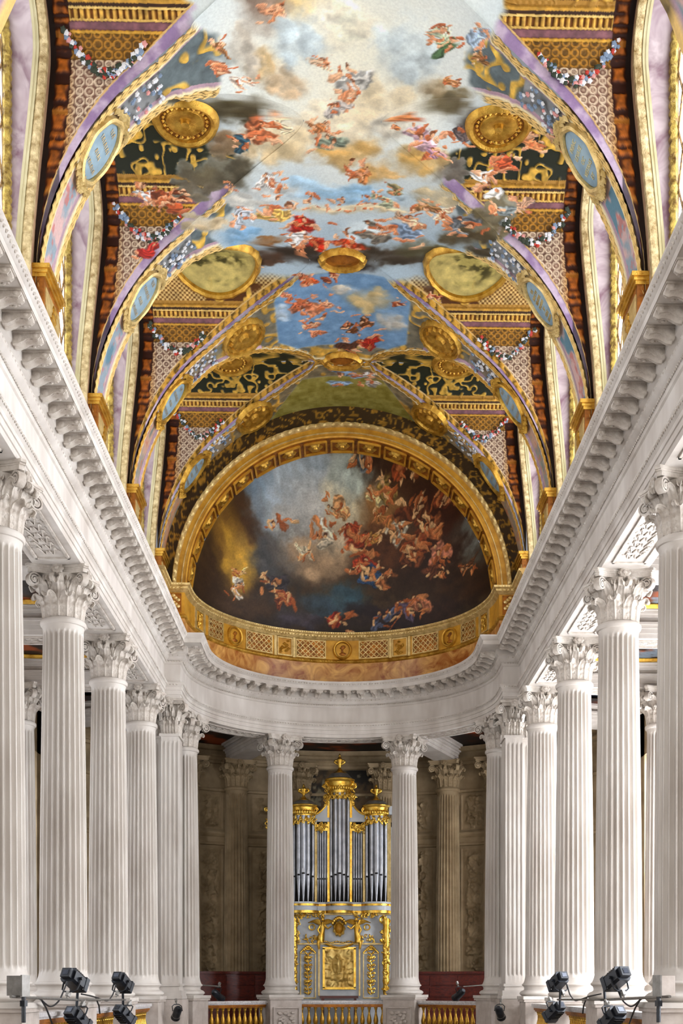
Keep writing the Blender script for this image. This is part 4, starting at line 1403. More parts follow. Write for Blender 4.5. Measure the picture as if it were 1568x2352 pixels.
for nm, sub, lab in (('right', (0, 2), 'white stone entablature with brackets along the right side of the nave'),
                     ('apse', (1, nF - 1), 'white stone entablature curving round the apse above the organ'),
                     ('left', (nF - 2, nF), 'white stone entablature with brackets along the left side of the nave')):
    pth = FACE[sub[0]:sub[1]]
    root = empty('entablature', lab, 'entablature', (pth[0][0], pth[0][1], 7.5) if nm != 'apse' else (0, 36.6, 7.5), group='entablature of the chapel')
    TE = Matrix.Translation(-root.location)
    def ob(g, n_, mt, **kw):
        o = g.obj(n_, mt, root, **kw); o.data.transform(TE); return o
    for n_, pr in PARTS:
        g = G(); plan_sweep(g, FACE, pr, sub); ob(g, n_, STONE, angle=25)
    main = pth if nm != 'apse' else FACE[2:nF - 2]
    g = G(); beads(g, pth, .09, 7.845, .085, (.036, .022, .026)); o = ob(g, 'bead_moulding', STONE_C, smooth=False); o['kind'] = 'stuff'
    g = G(); beads(g, pth, .125, 8.585, .125, (.052, .03, .05)); beads(g, pth, .07, 8.455, .07, (.03, .02, .02)); o = ob(g, 'egg_moulding', STONE_C, smooth=False); o['kind'] = 'stuff'
    g = G(); beads(g, pth, .65, 8.945, .1, (.04, .03, .03)); o = ob(g, 'leaf_moulding', STONE_C, smooth=False); o['kind'] = 'stuff'
    stp = .5 if nm != 'apse' else .462
    for q, (c, d, n_) in enumerate(along(main, stp, .21)):
        if nm != 'apse' and c[1] < 14.5: continue
        for me_, nn, off in ((MODI, 'modillion', 0), (ROSE, 'soffit_rosette', .5)):
            cc = c + d * off * stp
            p_ = cc + n_ * (.2 if nn == 'modillion' else .4)
            o = link(nn, me_, None, root)
            o.location = (p_[0] - root.location[0], p_[1] - root.location[1], 8.80 - 7.5 - (0 if nn == 'modillion' else .002))
            o.rotation_euler = (0, 0, math.atan2(n_[1], n_[0]) - PI / 2)
    # soffit panels between the columns
    def panel(f, hw, hl, seed):
        rg = random.Random(seed)
        g = G()
        for (u0, u1, v0, v1) in ((-hw, hw, hl - .04, hl), (-hw, hw, -hl, -hl + .04), (-hw, -hw + .04, -hl, hl), (hw - .04, hw, -hl, hl)):
            nn_ = max(1, int((v1 - v0) / .3))
            for q in range(nn_):
                a0, a1 = v0 + (v1 - v0) * q / nn_, v0 + (v1 - v0) * (q + 1) / nn_
                g.add([f(u0, a0, .03), f(u1, a0, .03), f(u1, a1, .03), f(u0, a1, .03), f(u0, a0, 0), f(u1, a0, 0), f(u1, a1, 0), f(u0, a1, 0)], [(0, 1, 2, 3), (0, 4, 5, 1), (1, 5, 6, 2), (2, 6, 7, 3), (3, 7, 4, 0)])
        t = -hl + .16; q = 0
        while t < hl - .12:
            for e in (-1, 1):
                pts = [f(e * (.02 + (hw - .1) * s_ / 12 * .9) * (1 if s_ < 10 else .8), t + .16 * math.sin(s_ * .5), .012) for s_ in range(13)]
                g.tube(pts, .012, 5)
                for _ in range(3):
                    surf_ball(g, f, e * rg.uniform(.05, hw - .08), t + rg.uniform(-.1, .1), .004, (.03, .04, .016))
            t += .27; q += 1
        return g
    if nm != 'apse':
        sd_ = 1 if nm == 'right' else -1
        for q, ymid in enumerate((15.8, 20.05, 24.3, 28.55)):
            f = lambda u, v, h, sd_=sd_, ymid=ymid: (sd_ * (5.05 + u), ymid + v, 7.5 - h)
            ob(panel(f, .3, 1.35, q), 'soffit_panel', STONE_C, angle=70)
    else:
        for q, a0 in enumerate((-47.6, 0, 47.6)):
            f = lambda u, v, h, a0=a0: ((4.63 + u) * math.sin(math.radians(a0) + v / 4.63), 32.45 + (4.63 + u) * math.cos(math.radians(a0) + v / 4.63), 7.5 - h)
            ob(panel(f, .26, 1.3, 20 + q), 'soffit_panel', STONE_C, angle=70)

# ================================================================== columns
def shaft_mesh(name, half=False):
    zs = [.10, .15, .2, .26, .30, .34, 1.5, 2.8, 4.0, 5.2, 6.2, 6.32, 6.36, 6.40, 6.44, 6.52]
    fl = [0, 0, 0, 0, .6, 1, 1, 1, 1, 1, 1, .95, .6, 0, 0, 0]
    nfl, per = 24, 6
    V = []
    for z, k in zip(zs, fl):
        t = (z - .1) / 6.42
        r = .428 - .072 * t ** 1.6
        if z < .3: r += .05 * max(0, (.3 - z) / .2) ** 2
        if z > 6.4: r += .02 * ((z - 6.4) / .12) ** 2
        for a in range(nfl * per):
            ph = (a % per) / per
            d = math.sin(PI * min(1, ph / .8)) ** .7 if ph < .8 else 0
            an = 2 * PI * a / (nfl * per)
            rr = r - .056 * d * k
            V.append((rr * math.cos(an), rr * math.sin(an), z))
    n = nfl * per
    F = [(i * n + k, i * n + (k + 1) % n, (i + 1) * n + (k + 1) % n, (i + 1) * n + k) for i in range(len(zs) - 1) for k in range(n)]
    me = raw_mesh(name, V, F)
    me.set_sharp_from_angle(angle=math.radians(35))
    return me


SHAFT = shaft_mesh('shaft')
g = G(); g.lathe([(.37, 6.50), (.395, 6.51), (.41, 6.54), (.41, 6.575), (.395, 6.60), (.38, 6.615), (.36, 6.625)], 40, cap=False); ASTR = g.me('astragal')
g = G()
bp = [(.475, .10)]
for t in range(9): bp.append((.475 + .035 * math.sin(PI * t / 8), .10 - .075 * t / 8))
bp += [(.468, .02), (.455, -.02), (.455, -.05), (.48, -.075), (.5, -.08)]
for t in range(11): bp.append((.515 + .055 * math.sin(PI * t / 10), -.085 - .13 * t / 10))
bp += [(.52, -.22)]
g.lathe(bp, 48, cap=True); BASE = g.me('base')
g = G(); g.box((0, 0, -.26), (1.12, 1.12, .08)); PLIN = g.me('plinth', smooth=False)
g = G(); g.box((0, 0, -.33), (1.08, 1.08, .06)); g.box((0, 0, -.84), (1.0, 1.0, .98)); g.box((0, 0, -1.33), (1.1, 1.1, .14)); PEDE = g.me('pedestal', smooth=False)
# capital pieces
g = G(); g.lathe([(.345, 6.62), (.35, 6.8), (.36, 7.0), (.38, 7.15), (.43, 7.28), (.47, 7.35), (.47, 7.37)], 32, cap=True); BELL = g.me('bell')


def leaf_mesh(name, h, w0, out):
    """acanthus leaf: scalloped edge, raised midrib, rounded tip that rolls over and hangs"""
    nu, nv = 13, 29
    cv = np.array([0, .3, .55, .68, .78, .86, .93, 1.0])
    co = np.array([.0, .02, .05, .10, .17, .225, .25, .235]) * out / .25
    cz = np.array([0, .36, .68, .86, .965, 1.0, .955, .85]) * h
    P = np.zeros((nv, nu, 3)); N = np.zeros((nv, nu, 3))
    for i in range(nv):
        v = i / (nv - 1)
        o_, z_ = np.interp(v, cv, co), np.interp(v, cv, cz)
        if v < .62:
            w = w0 * (.82 + .26 * math.sin(PI * .5 * v / .62))
        else:
            w = w0 * 1.08 * math.sqrt(max(.04, 1 - ((v - .62) / .385) ** 2))
        w *= 1 - .2 * abs(math.sin(v * PI * 5)) ** 2
        to, tz = np.interp(min(v + .03, 1), cv, co) - np.interp(max(v - .03, 0), cv, co), np.interp(min(v + .03, 1), cv, cz) - np.interp(max(v - .03, 0), cv, cz)
        q = math.hypot(to, tz) + 1e-9
        nrm = np.array([0, tz / q, -to / q])
        for j in range(nu):
            u = -1 + 2 * j / (nu - 1)
            d = .022 * (1 - abs(u)) ** 2.5 + .009 * math.cos(u * PI * 4) - .035 * u * u + .012 * abs(u) * math.cos(v * PI * 10)
            P[i, j] = np.array([u * w, o_, z_]) + nrm * d
            N[i, j] = nrm
    g = G(); g.slab(P, N, .018)
    return g.me(name, angle=80)


LEAF1 = leaf_mesh('leaf', .37, .128, .17)
LEAF2 = leaf_mesh('leaf', .62, .122, .22)
LEAF3 = leaf_mesh('calyx_leaf', .24, .065, .16)


def volute_mesh(name, R, wd, reach, z0, z1, r0):
    """stalk that rises from the bell and rolls into a spiral; plane is (outward, up)"""
    pts = []
    for t in range(9):
        s_ = t / 8
        pts.append((r0 + (reach - r0) * s_ ** 1.7, z0 + (z1 + R - z0) * math.sin(s_ * PI / 2)))
    for t in range(1, 34):
        a = t / 33 * 2 * PI * 1.9
        rr = R * (1 - .8 * t / 33)
        pts.append((reach + rr * math.sin(a), z1 + rr * math.cos(a)))
    g = G()
    n = len(pts)
    P = np.array([(0, p[0], p[1]) for p in pts])
    T = np.gradient(P, axis=0); T /= np.linalg.norm(T, axis=1)[:, None]
    Nn = np.stack([np.zeros(n), -T[:, 2], T[:, 1]], 1)
    th = .014
    g.sweep(P, Nn, np.array([1.0, 0, 0]), [(th, -wd), (th, wd), (-th, wd), (-th, -wd)], closed=True)
    g.lathe([(.0, -wd * 1.1), (R * .28, -wd * 1.1), (R * .28, wd * 1.1), (0, wd * 1.1)], 10, cap=False)
    Vx = g.v[-1]; g.v[-1] = np.column_stack([Vx[:, 2], reach + Vx[:, 0], z1 + Vx[:, 1]])
    return g.me(name, angle=50)


VOL = volute_mesh('corner_volute', .112, .06, .62, 6.95, 7.235, .36)
HEL = volute_mesh('helix', .07, .04, .49, 6.98, 7.265, .36)
ab = []
for s_ in range(4):
    a0 = s_ * PI / 2
    for t in range(13):
        u = -1 + 2 * t / 12
        x_ = .5 * u; y_ = .563 - .13 * (1 - u * u)
        ab.append((x_ * math.cos(a0) + y_ * math.sin(a0), -x_ * math.sin(a0) + y_ * math.cos(a0)))
g = G()
for (z0, z1, k) in ((7.36, 7.43, .93), (7.43, 7.455, .96), (7.455, 7.5, 1.0)):
    g.prism([(p[0] * k, p[1] * k) for p in ab], z0, z1)
ABAC = g.me('abacus', smooth=False)
g = G(); g.lathe([(.02, 0), (.1, .0), (.12, .03), (.09, .06), (.045, .055), (.035, .08), (.0, .09)], 32, petal=lambda a: .8 + .2 * abs(math.cos(4 * a))); FLEU = g.me('fleuron')
for m_, mt in ((SHAFT, STONE), (ASTR, STONE), (BASE, STONE), (PLIN, STONE), (PEDE, STONE_P), (BELL, STONE_C), (LEAF1, STONE_C), (LEAF2, STONE_C), (VOL, STONE_C), (HEL, STONE_C), (ABAC, STONE_C), (FLEU, STONE_C), (LEAF3, STONE_C)):
    m_.materials.append(mt)


def make_column():
    root = empty('column', '-', 'column')
    link('pedestal', PEDE, None, root); link('plinth', PLIN, None, root); link('base', BASE, None, root)
    sh = link('shaft', SHAFT, None, root); link('astragal', ASTR, None, sh)
    cap = link('capital', BELL, None, root)
    for k in range(8):
        a = k * PI / 4
        for me_, off, r in ((LEAF1, PI / 8, .345), (LEAF2, 0, .342)):
            o = link('leaf', me_, None, cap)
            an = a + off
            o.rotation_euler = (0, 0, an - PI / 2)
            o.location = (r * math.cos(an), r * math.sin(an), 6.63)
    for k in range(4):
        a = PI / 4 + k * PI / 2
        link('corner_volute', VOL, None, cap).rotation_euler = (0, 0, a - PI / 2)
        for e in (-1, 1):
            a2 = k * PI / 2 + e * .155
            link('helix', HEL, None, cap).rotation_euler = (0, 0, a2 - PI / 2)
            a3 = k * PI / 2 + e * PI / 8
            o = link('calyx_leaf', LEAF3, None, cap); o.rotation_euler = (0, 0, a3 - PI / 2); o.location = (.37 * math.cos(a3), .37 * math.sin(a3), 7.02)
        o = link('fleuron', FLEU, None, cap)
        a = k * PI / 2
        o.location = (.44 * math.cos(a), .44 * math.sin(a), 7.43); o.rotation_euler = (PI / 2, 0, a + PI / 2)
    link('abacus', ABAC, None, cap)
    return root


COLM = make_column()
first = [True]


def place_column(x, y, rz, label, group):
    if first[0]:
        o = COLM; first[0] = False
    else:
        o = copy_tree(COLM)
    o.location = (x, y, 0); o.rotation_euler = (0, 0, rz)
    tag(o, label, 'column', group)
    return o


NAVE_Y = [17.93, 22.2, 26.45, 30.72]
for sd_ in (-1, 1):
    for q, y in enumerate(NAVE_Y):
        w_ = ['nearest, cut by the picture edge', 'second from the viewer', 'third from the viewer', 'fourth, next to the apse pier'][q]
        place_column(sd_ * 5.05, y, 0, 'fluted white column of the %s nave row, %s' % (sname[sd_], w_), 'columns of the nave')
for a_, w_ in ((-23.8, 'standing left of the organ'), (23.8, 'standing right of the organ'), (-71.4, 'beside the left apse pier'), (71.4, 'beside the right apse pier')):
    t = math.radians(a_)
    place_column(4.63 * math.sin(t), 32.45 + 4.63 * math.cos(t), -t, 'fluted white apse column %s' % w_, 'columns of the apse')
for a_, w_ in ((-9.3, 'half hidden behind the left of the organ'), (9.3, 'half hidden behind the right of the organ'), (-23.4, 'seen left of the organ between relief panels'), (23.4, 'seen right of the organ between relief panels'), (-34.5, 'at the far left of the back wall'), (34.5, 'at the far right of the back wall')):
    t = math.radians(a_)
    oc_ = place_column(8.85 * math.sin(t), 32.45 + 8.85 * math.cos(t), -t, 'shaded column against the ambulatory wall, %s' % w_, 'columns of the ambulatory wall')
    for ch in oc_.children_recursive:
        ch.material_slots[0].link = 'OBJECT'; ch.material_slots[0].material = STONE_W  # same stone as the nave columns; their shade is put into this darker colour
for sd_ in (-1, 1):
    place_column(sd_ * 8.05, 30.6, 0, 'column against the outer wall of the %s gallery' % sname[sd_], 'columns of the gallery walls')

# ---- piers at the mouth of the apse
def pilaster(root, x0, x1, yf, dep, flutes):
    """fluted pilaster with its face towards the viewer; x0<x1"""
    w = x1 - x0
    pts = [(x0, yf + dep), (x0, yf)]
    for q in range(flutes):
        c = x0 + w * (q + .5) / flutes; hw = w / flutes * .36
        for t in range(7):
            a = PI * t / 6
            pts.append((c - hw * math.cos(a), yf + .035 * math.sin(a) ** .8))
    pts += [(x1, yf), (x1, yf + dep)]
    def L(g, z, P): return [(p[0], p[1], z) for p in P]
    flat = [(p[0], yf if 1 < i < len(pts) - 2 else p[1]) for i, p in enumerate(pts)]
    g = G()
    zs = [(.1, flat), (.3, flat), (.36, pts), (6.36, pts), (6.42, flat), (6.55, flat)]
    V = sum([L(g, z, P) for z, P in zs], [])
    n = len(pts)
    g.add(V, [(i * n + k, i * n + k + 1, (i + 1) * n + k + 1, (i + 1) * n + k) for i in range(len(zs) - 1) for k in range(n - 1)])
    g.obj('pilaster_shaft', STONE, root, angle=35)
    g = G(); cx, cy = (x0 + x1) / 2, yf + dep / 2
    for z0, z1, e in ((.03, .1, .05), (-.02, .03, .02), (-.08, -.02, .03), (-.22, -.08, .09), (-.3, -.22, .11)):
        g.box((cx, cy, (z0 + z1) / 2), (w + 2 * e, dep + 2 * e, z1 - z0))
    g.obj('base', STONE, root, smooth=False)
    g = G(); g.box((cx, cy, 6.57), (w + .08, dep + .08, .07)); g.obj('astragal', STONE, root, smooth=False)
    g = G(); g.box((cx, cy, 7.0), (w * .94, dep * .96, .8)); cap = g.obj('capital', STONE_C, root, smooth=False)
    g = G()
    for z0, z1, e in ((7.36, 7.44, .1), (7.44, 7.5, .15)): g.box((cx, cy, (z0 + z1) / 2), (w + 2 * e, dep + 2 * e, z1 - z0))
    g.obj('abacus', STONE_C, cap, smooth=False)
    for q in range(3):
        for (me_, oo, nm) in ((LEAF1, 0, 'leaf'), (LEAF2, .5, 'leaf')):
            if nm == 'leaf' and oo and q == 2: continue
            o = link(nm, me_, None, cap); o.location = (x0 + w * (q + .5 + oo) / 3, yf + .02, 6.61); o.rotation_euler = (0, 0, PI); o.scale = (.62, 1, 1)
    for xx, sg in ((x0, -1), (x1, 1)):
        for q in range(2):
            o = link('leaf', (LEAF1, LEAF2)[q], None, cap); o.location = (xx, yf + dep * (.3 + .3 * q), 6.61); o.rotation_euler = (0, 0, -sg * PI / 2); o.scale = (.8, 1, 1)
        o = link('corner_volute', VOL, None, cap); o.location = (xx - sg * .26, yf + .26, 0); o.rotation_euler = (0, 0, (-PI / 4 if sg > 0 else PI / 4) - PI)
        o.rotation_euler = (0, 0, math.atan2(-1, sg) - PI / 2)
    for e in (-1, 1):
        o = link('helix', HEL, None, cap); o.location = (cx + e * .07, yf + .38, 0); o.rotation_euler = (0, 0, PI)
    o = link('fleuron', FLEU, None, cap); o.location = (cx, yf - .1, 7.43); o.rotation_euler = (PI / 2, 0, 0)


for sd_ in (-1, 1):
    root = empty('apse_pier', 'clustered fluted pier at the %s mouth of the apse' % sname[sd_], 'pier', (0, 0, 0), group='piers at the apse mouth')
    a, b2 = (4.27, 4.72) if sd_ > 0 else (-4.72, -4.27)
    pilaster(root, a, b2, 31.85, .8, 4)
    a, b2 = (4.76, 5.3) if sd_ > 0 else (-5.3, -4.76)
    pilaster(root, a, b2, 32.15, .7, 4)
    g = G(); g.box((sd_ * 4.86, 32.8, 3.5), (1.0, 1.0, 8.0)); g.obj('core', STONE, root, smooth=False)
    g = G(); g.box((sd_ * 4.8, 32.35, -.86), (1.3, 1.3, 1.1)); g.box((sd_ * 4.5, 31.72, -.86), (.62, .1, .8)); g.obj('pedestal', STONE_P, root, smooth=False)

# ================================================================== galleries
for sd_ in (-1, 1):
    s = sname[sd_]
    g = G(); g.box((sd_ * 6.7, 15, -1.55), (4.3, 37, .3)); o = g.obj('floor_gallery_' + s, FLOORM, smooth=False); tag(o, 'stone floor of the %s gallery' % s, 'floor', kind='structure')
    wl = G()
    for y in (13.68, 17.93, 22.2, 26.45, 30.72, 34.9):
        wl.box((sd_ * 8.75, y, 3.4), (.5, 1.5, 9.6))
    wl.box((sd_ * 8.75, 22, 7.4), (.5, 27, 1.7)); wl.box((sd_ * 8.75, 22, -1.0), (.5, 27, .8))
    o = wl.obj('wall_gallery_' + s, STONE_W, smooth=False); tag(o, 'outer wall of the %s gallery behind the columns' % s, 'wall', kind='structure')
    for q, y in enumerate((15.8, 20.05, 24.3, 28.55, 32.8)):
        win = bpy.data.objects.new('window_%d' % (20 + q + (5 if sd_ > 0 else 0)), None); COL.objects.link(win); win.location = (sd_ * 8.8, y, -.6)
        tag(win, '%s large-paned window in the outer wall of the %s gallery' % (['nearest', 'second', 'third', 'fourth', 'farthest'][q], s), 'window', kind='structure')
        for c_ in range(3):
            for r_ in range(6):
                g = G(); g.box((0, -.92 + .92 * c_, .6 + r_ * 1.17), (.02, .86, 1.1)); g.obj('pane', GLASSES['gallery_' + s], win, smooth=False)
        g = G()
        for c_ in range(4): g.box((-sd_ * .02, -1.38 + .92 * c_, 3.5), (.06, .06, 7.1))
        for r_ in range(7): g.box((-sd_ * .02, 0, .02 + r_ * 1.17), (.06, 2.8, .06))
        g.obj('frame', CASE_W, win, smooth=False)
    # beams and painted ceilings
    for q, y in enumerate(NAVE_Y):
        root = empty('gallery_beam', 'white moulded beam from the %s nave column to the %s gallery wall' % (['nearest', 'second', 'third', 'fourth'][q], s), 'beam', (sd_ * 6.95, y, 7.5), group='gallery beams')
        g = G()
        for z0, z1, hw in ((0, .1, .4), (.1, .2, .43), (.2, .27, .46), (.27, .32, .52), (.32, .42, .44), (.42, .48, .5), (.48, .54, .58), (.54, .6, .66)):
            g.box((0, 0, (z0 + z1) / 2), (3.1, 2 * hw, z1 - z0))
        g.obj('beam', STONE, root, smooth=False)
        f = lambda u, v, h: (v, u, -h)
        panel(f, .26, 1.0, 50 + q).obj('soffit_panel', STONE_C, root, angle=70)
    for q, y in enumerate((15.8, 20.05, 24.3, 28.55, 32.7)):
        root = empty('gallery_ceiling', '%s painted ceiling field with gilt frame over the %s gallery' % (['nearest', 'second', 'third', 'fourth', 'farthest'][q], s), 'ceiling painting', (sd_ * 6.95, y, 8.12), group='gallery ceiling paintings')
        na = 50
        uu, vv = np.meshgrid(np.linspace(-1.75, 1.75, na), np.linspace(-1.75, 1.75, na), indexing='ij')
        x_, y_ = uu.ravel(), vv.ravel()
        t1 = fbm(x_ * 1.3 + q * 5 + sd_, y_ * 1.3, 4, 71)[:, None]; t2 = fbm(x_ * 3 + q, y_ * 3 + sd_ * 9, 4, 72)[:, None]
        rg_ = np.array((30, 18, 14.)) + (np.array((150, 70, 30.)) - np.array((30, 18, 14.))) * sstep(.5, .66, t1)
        rg_ = rg_ + (np.array((110, 126, 140.)) - rg_) * sstep(.5, .62, t2) * (.9 if sd_ > 0 else .25)
        i, jj = np.meshgrid(np.arange(na - 1), np.arange(na - 1), indexing='ij')
        F = np.stack([i * na + jj, (i + 1) * na + jj, (i + 1) * na + jj + 1, i * na + jj + 1], -1).reshape(-1, 4)
        me = raw_mesh('painted_field', np.stack([x_, y_, 0 * x_], -1), F); set_cols(me, rg_); link('painted_field', me, PAINT_D, root)
        fp = np.array([(1.45 * math.copysign(abs(math.cos(t)) ** .5, math.cos(t)), 1.4 * math.copysign(abs(math.sin(t)) ** .5, math.sin(t)), -.02) for t in np.linspace(0, 2 * PI, 60)])
        g = G(); g.tube(fp, .07, 8, cap=False); g.obj('gilt_frame', GOLD, root)

# ================================================================== ambulatory behind the apse
RW = 9.15
wall = bpy.data.objects.new('wall_apse', None); COL.objects.link(wall); wall.location = (0, 32.45, 0)
tag(wall, 'curved ochre stone back wall of the ambulatory with carved panels', 'wall', kind='structure')
def wmap(ang, r=RW):
    def f(a, b, h=0.0):
        t = math.radians(ang) + a / r
        return ((r - h) * math.sin(t), (r - h) * math.cos(t), b)
    return f
wf = wmap(0)
wp = [(RW * math.sin(math.radians(t)), RW * math.cos(math.radians(t))) for t in np.linspace(80, -80, 81)]
g = G(); plan_sweep(g, wp, [(0, -1.4), (0, 8.1)]); g.obj('masonry', STONE_W, wall)
g = G(); plan_sweep(g, wp, [(0, 7.42), (.08, 7.44), (.1, 7.53), (.14, 7.54), (.14, 7.62), (.2, 7.66), (.2, 7.7), (.1, 7.71), (.1, 7.84), (.2, 7.87), (.28, 7.95), (.3, 8.0), (0, 8.02)]); g.obj('wall_entablature', STONE_W, wall, angle=25)
g = G(); plan_sweep(g, wp, [(0, 4.72), (.06, 4.74), (.08, 4.8), (.05, 4.84), (.05, 5.0), (.1, 5.04), (.14, 5.1), (.14, 5.16), (0, 5.18)]); g.obj('string_course', STONE_W, wall, angle=25)
g = G(); plan_sweep(g, wp, [(0, 6.5), (.05, 6.52), (.06, 6.6), (0, 6.62)]); g.obj('necking_course', STONE_W, wall, angle=25)


def relief(ang, w, z0, z1, seed, name):
    """carved panel: a dense height field of tendrils, trophies and drapery-like folds"""
    f = wmap(ang)
    na, nb = 46, max(20, int(46 * (z1 - z0) / w / 1.2))
    nb = min(nb, 150)
    a, b_ = np.meshgrid(np.linspace(-w / 2, w / 2, na), np.linspace(z0, z1, nb), indexing='ij')
    e = np.minimum(np.minimum(w / 2 - np.abs(a), b_ - z0), z1 - b_)
    env = np.exp(-(a / (w * .3)) ** 4) * sstep(0.02, .14, e)
    n_ = fbm(a * 4 + seed * 3.1, b_ * 4, 3, seed)
    h = .11 * np.clip(1 - np.abs(n_ - .5) * 7, 0, 1) + .09 * sstep(.5, .7, fbm(a * 7, b_ * 7 + seed, 2, seed + 5)) + .03 * np.clip(np.sin(b_ * 9 + 5 * n_), 0, 1)
    h = h * env + .03 * sstep(.045, .03, e)
    g = G(); g.grid(np.array([[f(a[i, j], b_[i, j], .01 + h[i, j]) for j in range(nb)] for i in range(na)]))
    g.obj(name, STONE_W, wall, angle=80)


for q, a_ in enumerate((-28.9, -16.5, 16.5, 28.9)):
    relief(a_, 1.0, 5.25, 6.45, 100 + q, 'upper_relief_panel')
    relief(a_, 1.0, .4, 4.65, 110 + q, 'tall_relief_panel')
# ceiling of the ambulatory
rs = np.linspace(5.0, 9.1, 24); ts = np.radians(np.linspace(-80, 80, 120))
rr_, tt_ = np.meshgrid(rs, ts, indexing='ij')
x_, y_ = (rr_ * np.sin(tt_)).ravel(), (rr_ * np.cos(tt_)).ravel()
t1 = fbm(x_ * 1.2, y_ * 1.2, 4, 81)[:, None]; t2 = fbm(x_ * 2.5 + 4, y_ * 2.5, 4, 82)[:, None]
rg_ = np.array((22, 14, 12.)) + (np.array((150, 62, 22.)) - np.array((22, 14, 12.))) * sstep(.55, .7, t1)
edge_ = np.abs(rr_.ravel() - 5.3) < .15
rg_[edge_] = (150, 18, 16)
i, jj = np.meshgrid(np.arange(23), np.arange(119), indexing='ij')
F = np.stack([i * 120 + jj, (i + 1) * 120 + jj, (i + 1) * 120 + jj + 1, i * 120 + jj + 1], -1).reshape(-1, 4)
me = raw_mesh('ceiling_ambulatory', np.stack([x_, y_ + 32.45, np.full(len(x_), 8.02)], -1), F); set_cols(me, rg_)
o = link('ceiling_ambulatory', me, PAINT_D); tag(o, 'dark painted ceiling of the ambulatory behind the apse columns', 'ceiling', kind='structure')
for a_, w_ in ((-23.6, 'left of the organ'), (23.6, 'right of the organ'), (-71.4, 'by the left pier'), (71.4, 'by the right pier')):
    t = math.radians(a_)
    root = empty('ambulatory_beam', 'moulded stone beam crossing the ambulatory %s' % w_, 'beam', (6.85 * math.sin(t), 32.45 + 6.85 * math.cos(t), 7.5), -t, 'ambulatory beams')
    g = G()
    for z0, z1, hw in ((0, .1, .36), (.1, .2, .39), (.2, .27, .42), (.27, .32, .48), (.32, .4, .4), (.4, .46, .46), (.46, .52, .54)):
        g.box((0, 0, (z0 + z1) / 2), (2 * hw, 3.7, z1 - z0))
    g.obj('beam', STONE, root, smooth=False)
# floors
g = G(); fl = [(r * math.sin(math.radians(t)), 32.45 + r * math.cos(math.radians(t))) for r, rng in ((4.1, range(-90, 91, 6)), (9.3, range(90, -91, -6))) for t in rng]
g.prism(fl, -1.7, -1.4); o = g.obj('floor_tribune', FLOORM, smooth=False); tag(o, 'stone floor of the tribune round the apse', 'floor', kind='structure')
g = G(); g.box((0, 15, -8.5), (20, 60, .2)); o = g.obj('floor', FLOORM, smooth=False); tag(o, 'marble floor of the nave far below', 'floor', kind='structure')

for sd_ in (-1, 1):
    g = G(); g.box((sd_ * 5.1, 12.5, -5.0), (1.0, 39.5, 6.6)); o = g.obj('wall_lower_' + sname[sd_], STONE, smooth=False); tag(o, 'ground storey wall under the %s gallery' % sname[sd_], 'wall', kind='structure')
lp = [(4.6 * math.sin(math.radians(t)), 32.45 + 4.6 * math.cos(math.radians(t))) for t in np.linspace(90, -90, 46)]
g = G(); plan_sweep(g, lp, [(0, -8.4), (0, -1.7)]); o = g.obj('wall_lower_apse', STONE); tag(o, 'ground storey wall of the apse under the tribune', 'wall', kind='structure')
# dark wall painting behind the organ
na, nb = 90, 50
a, b_ = np.meshgrid(np.linspace(-1.25, 1.25, na), np.linspace(5.2, 7.4, nb), indexing='ij')
f = wmap(0)
V = np.array([f(a[i, j], b_[i, j], .03) for i in range(na) for j in range(nb)])
q1 = fbm(a.ravel() * 2.2, b_.ravel() * 2.2, 4, 131)[:, None]; q2 = fbm(a.ravel() * 5, b_.ravel() * 5, 3, 132)[:, None]
rg_ = np.array((34, 28, 20.)) + (np.array((96, 74, 46.)) - np.array((34, 28, 20.))) * sstep(.45, .65, q1)
rg_ = rg_ + (np.array((150, 140, 112.)) - rg_) * sstep(.62, .74, q2) * .7
i, jj = np.meshgrid(np.arange(na - 1), np.arange(nb - 1), indexing='ij')
F = np.stack([i * nb + jj, (i + 1) * nb + jj, (i + 1) * nb + jj + 1, i * nb + jj + 1], -1).reshape(-1, 4)
me = raw_mesh('wall_painting', V + np.array([0, 32.45, 0]), F); set_cols(me, rg_)
tag(link('wall_painting', me, PAINT_D), 'dark brown wall painting above and behind the organ', 'painting')
# ================================================================== organ
OX, OY = -.09, 38.2
K = OY / FPX
def oz(py): return (2268 - py) * K
def ox(px): return (px - 779) * K
organ = empty('organ', 'gilded and white pipe organ between the two middle apse columns', 'organ', (OX, OY, -1.4))
OZ0 = -1.4
def oo(g, nm, mt, par=None, **kw):
    o = g.obj(nm, mt, par or organ, **kw)
    if par is None: o.data.transform(Matrix.Translation((0, 0, -OZ0)))
    return o
def oc(g, nm, mt, par, **kw):       # sub-part, same coordinates as its part
    o = g.obj(nm, mt, par, **kw); o.data.transform(Matrix.Translation((0, 0, -OZ0))); return o
HWO = 2.15
g = G(); g.box((0, .55, .5), (2 * HWO, 1.1, 3.8)); oo(g, 'lower_case', CASE_W, smooth=False)
g = G(); g.box((0, .6, 3.9), (2 * HWO, .8, 2.6)); oo(g, 'pipe_chest', DARKIN, smooth=False)
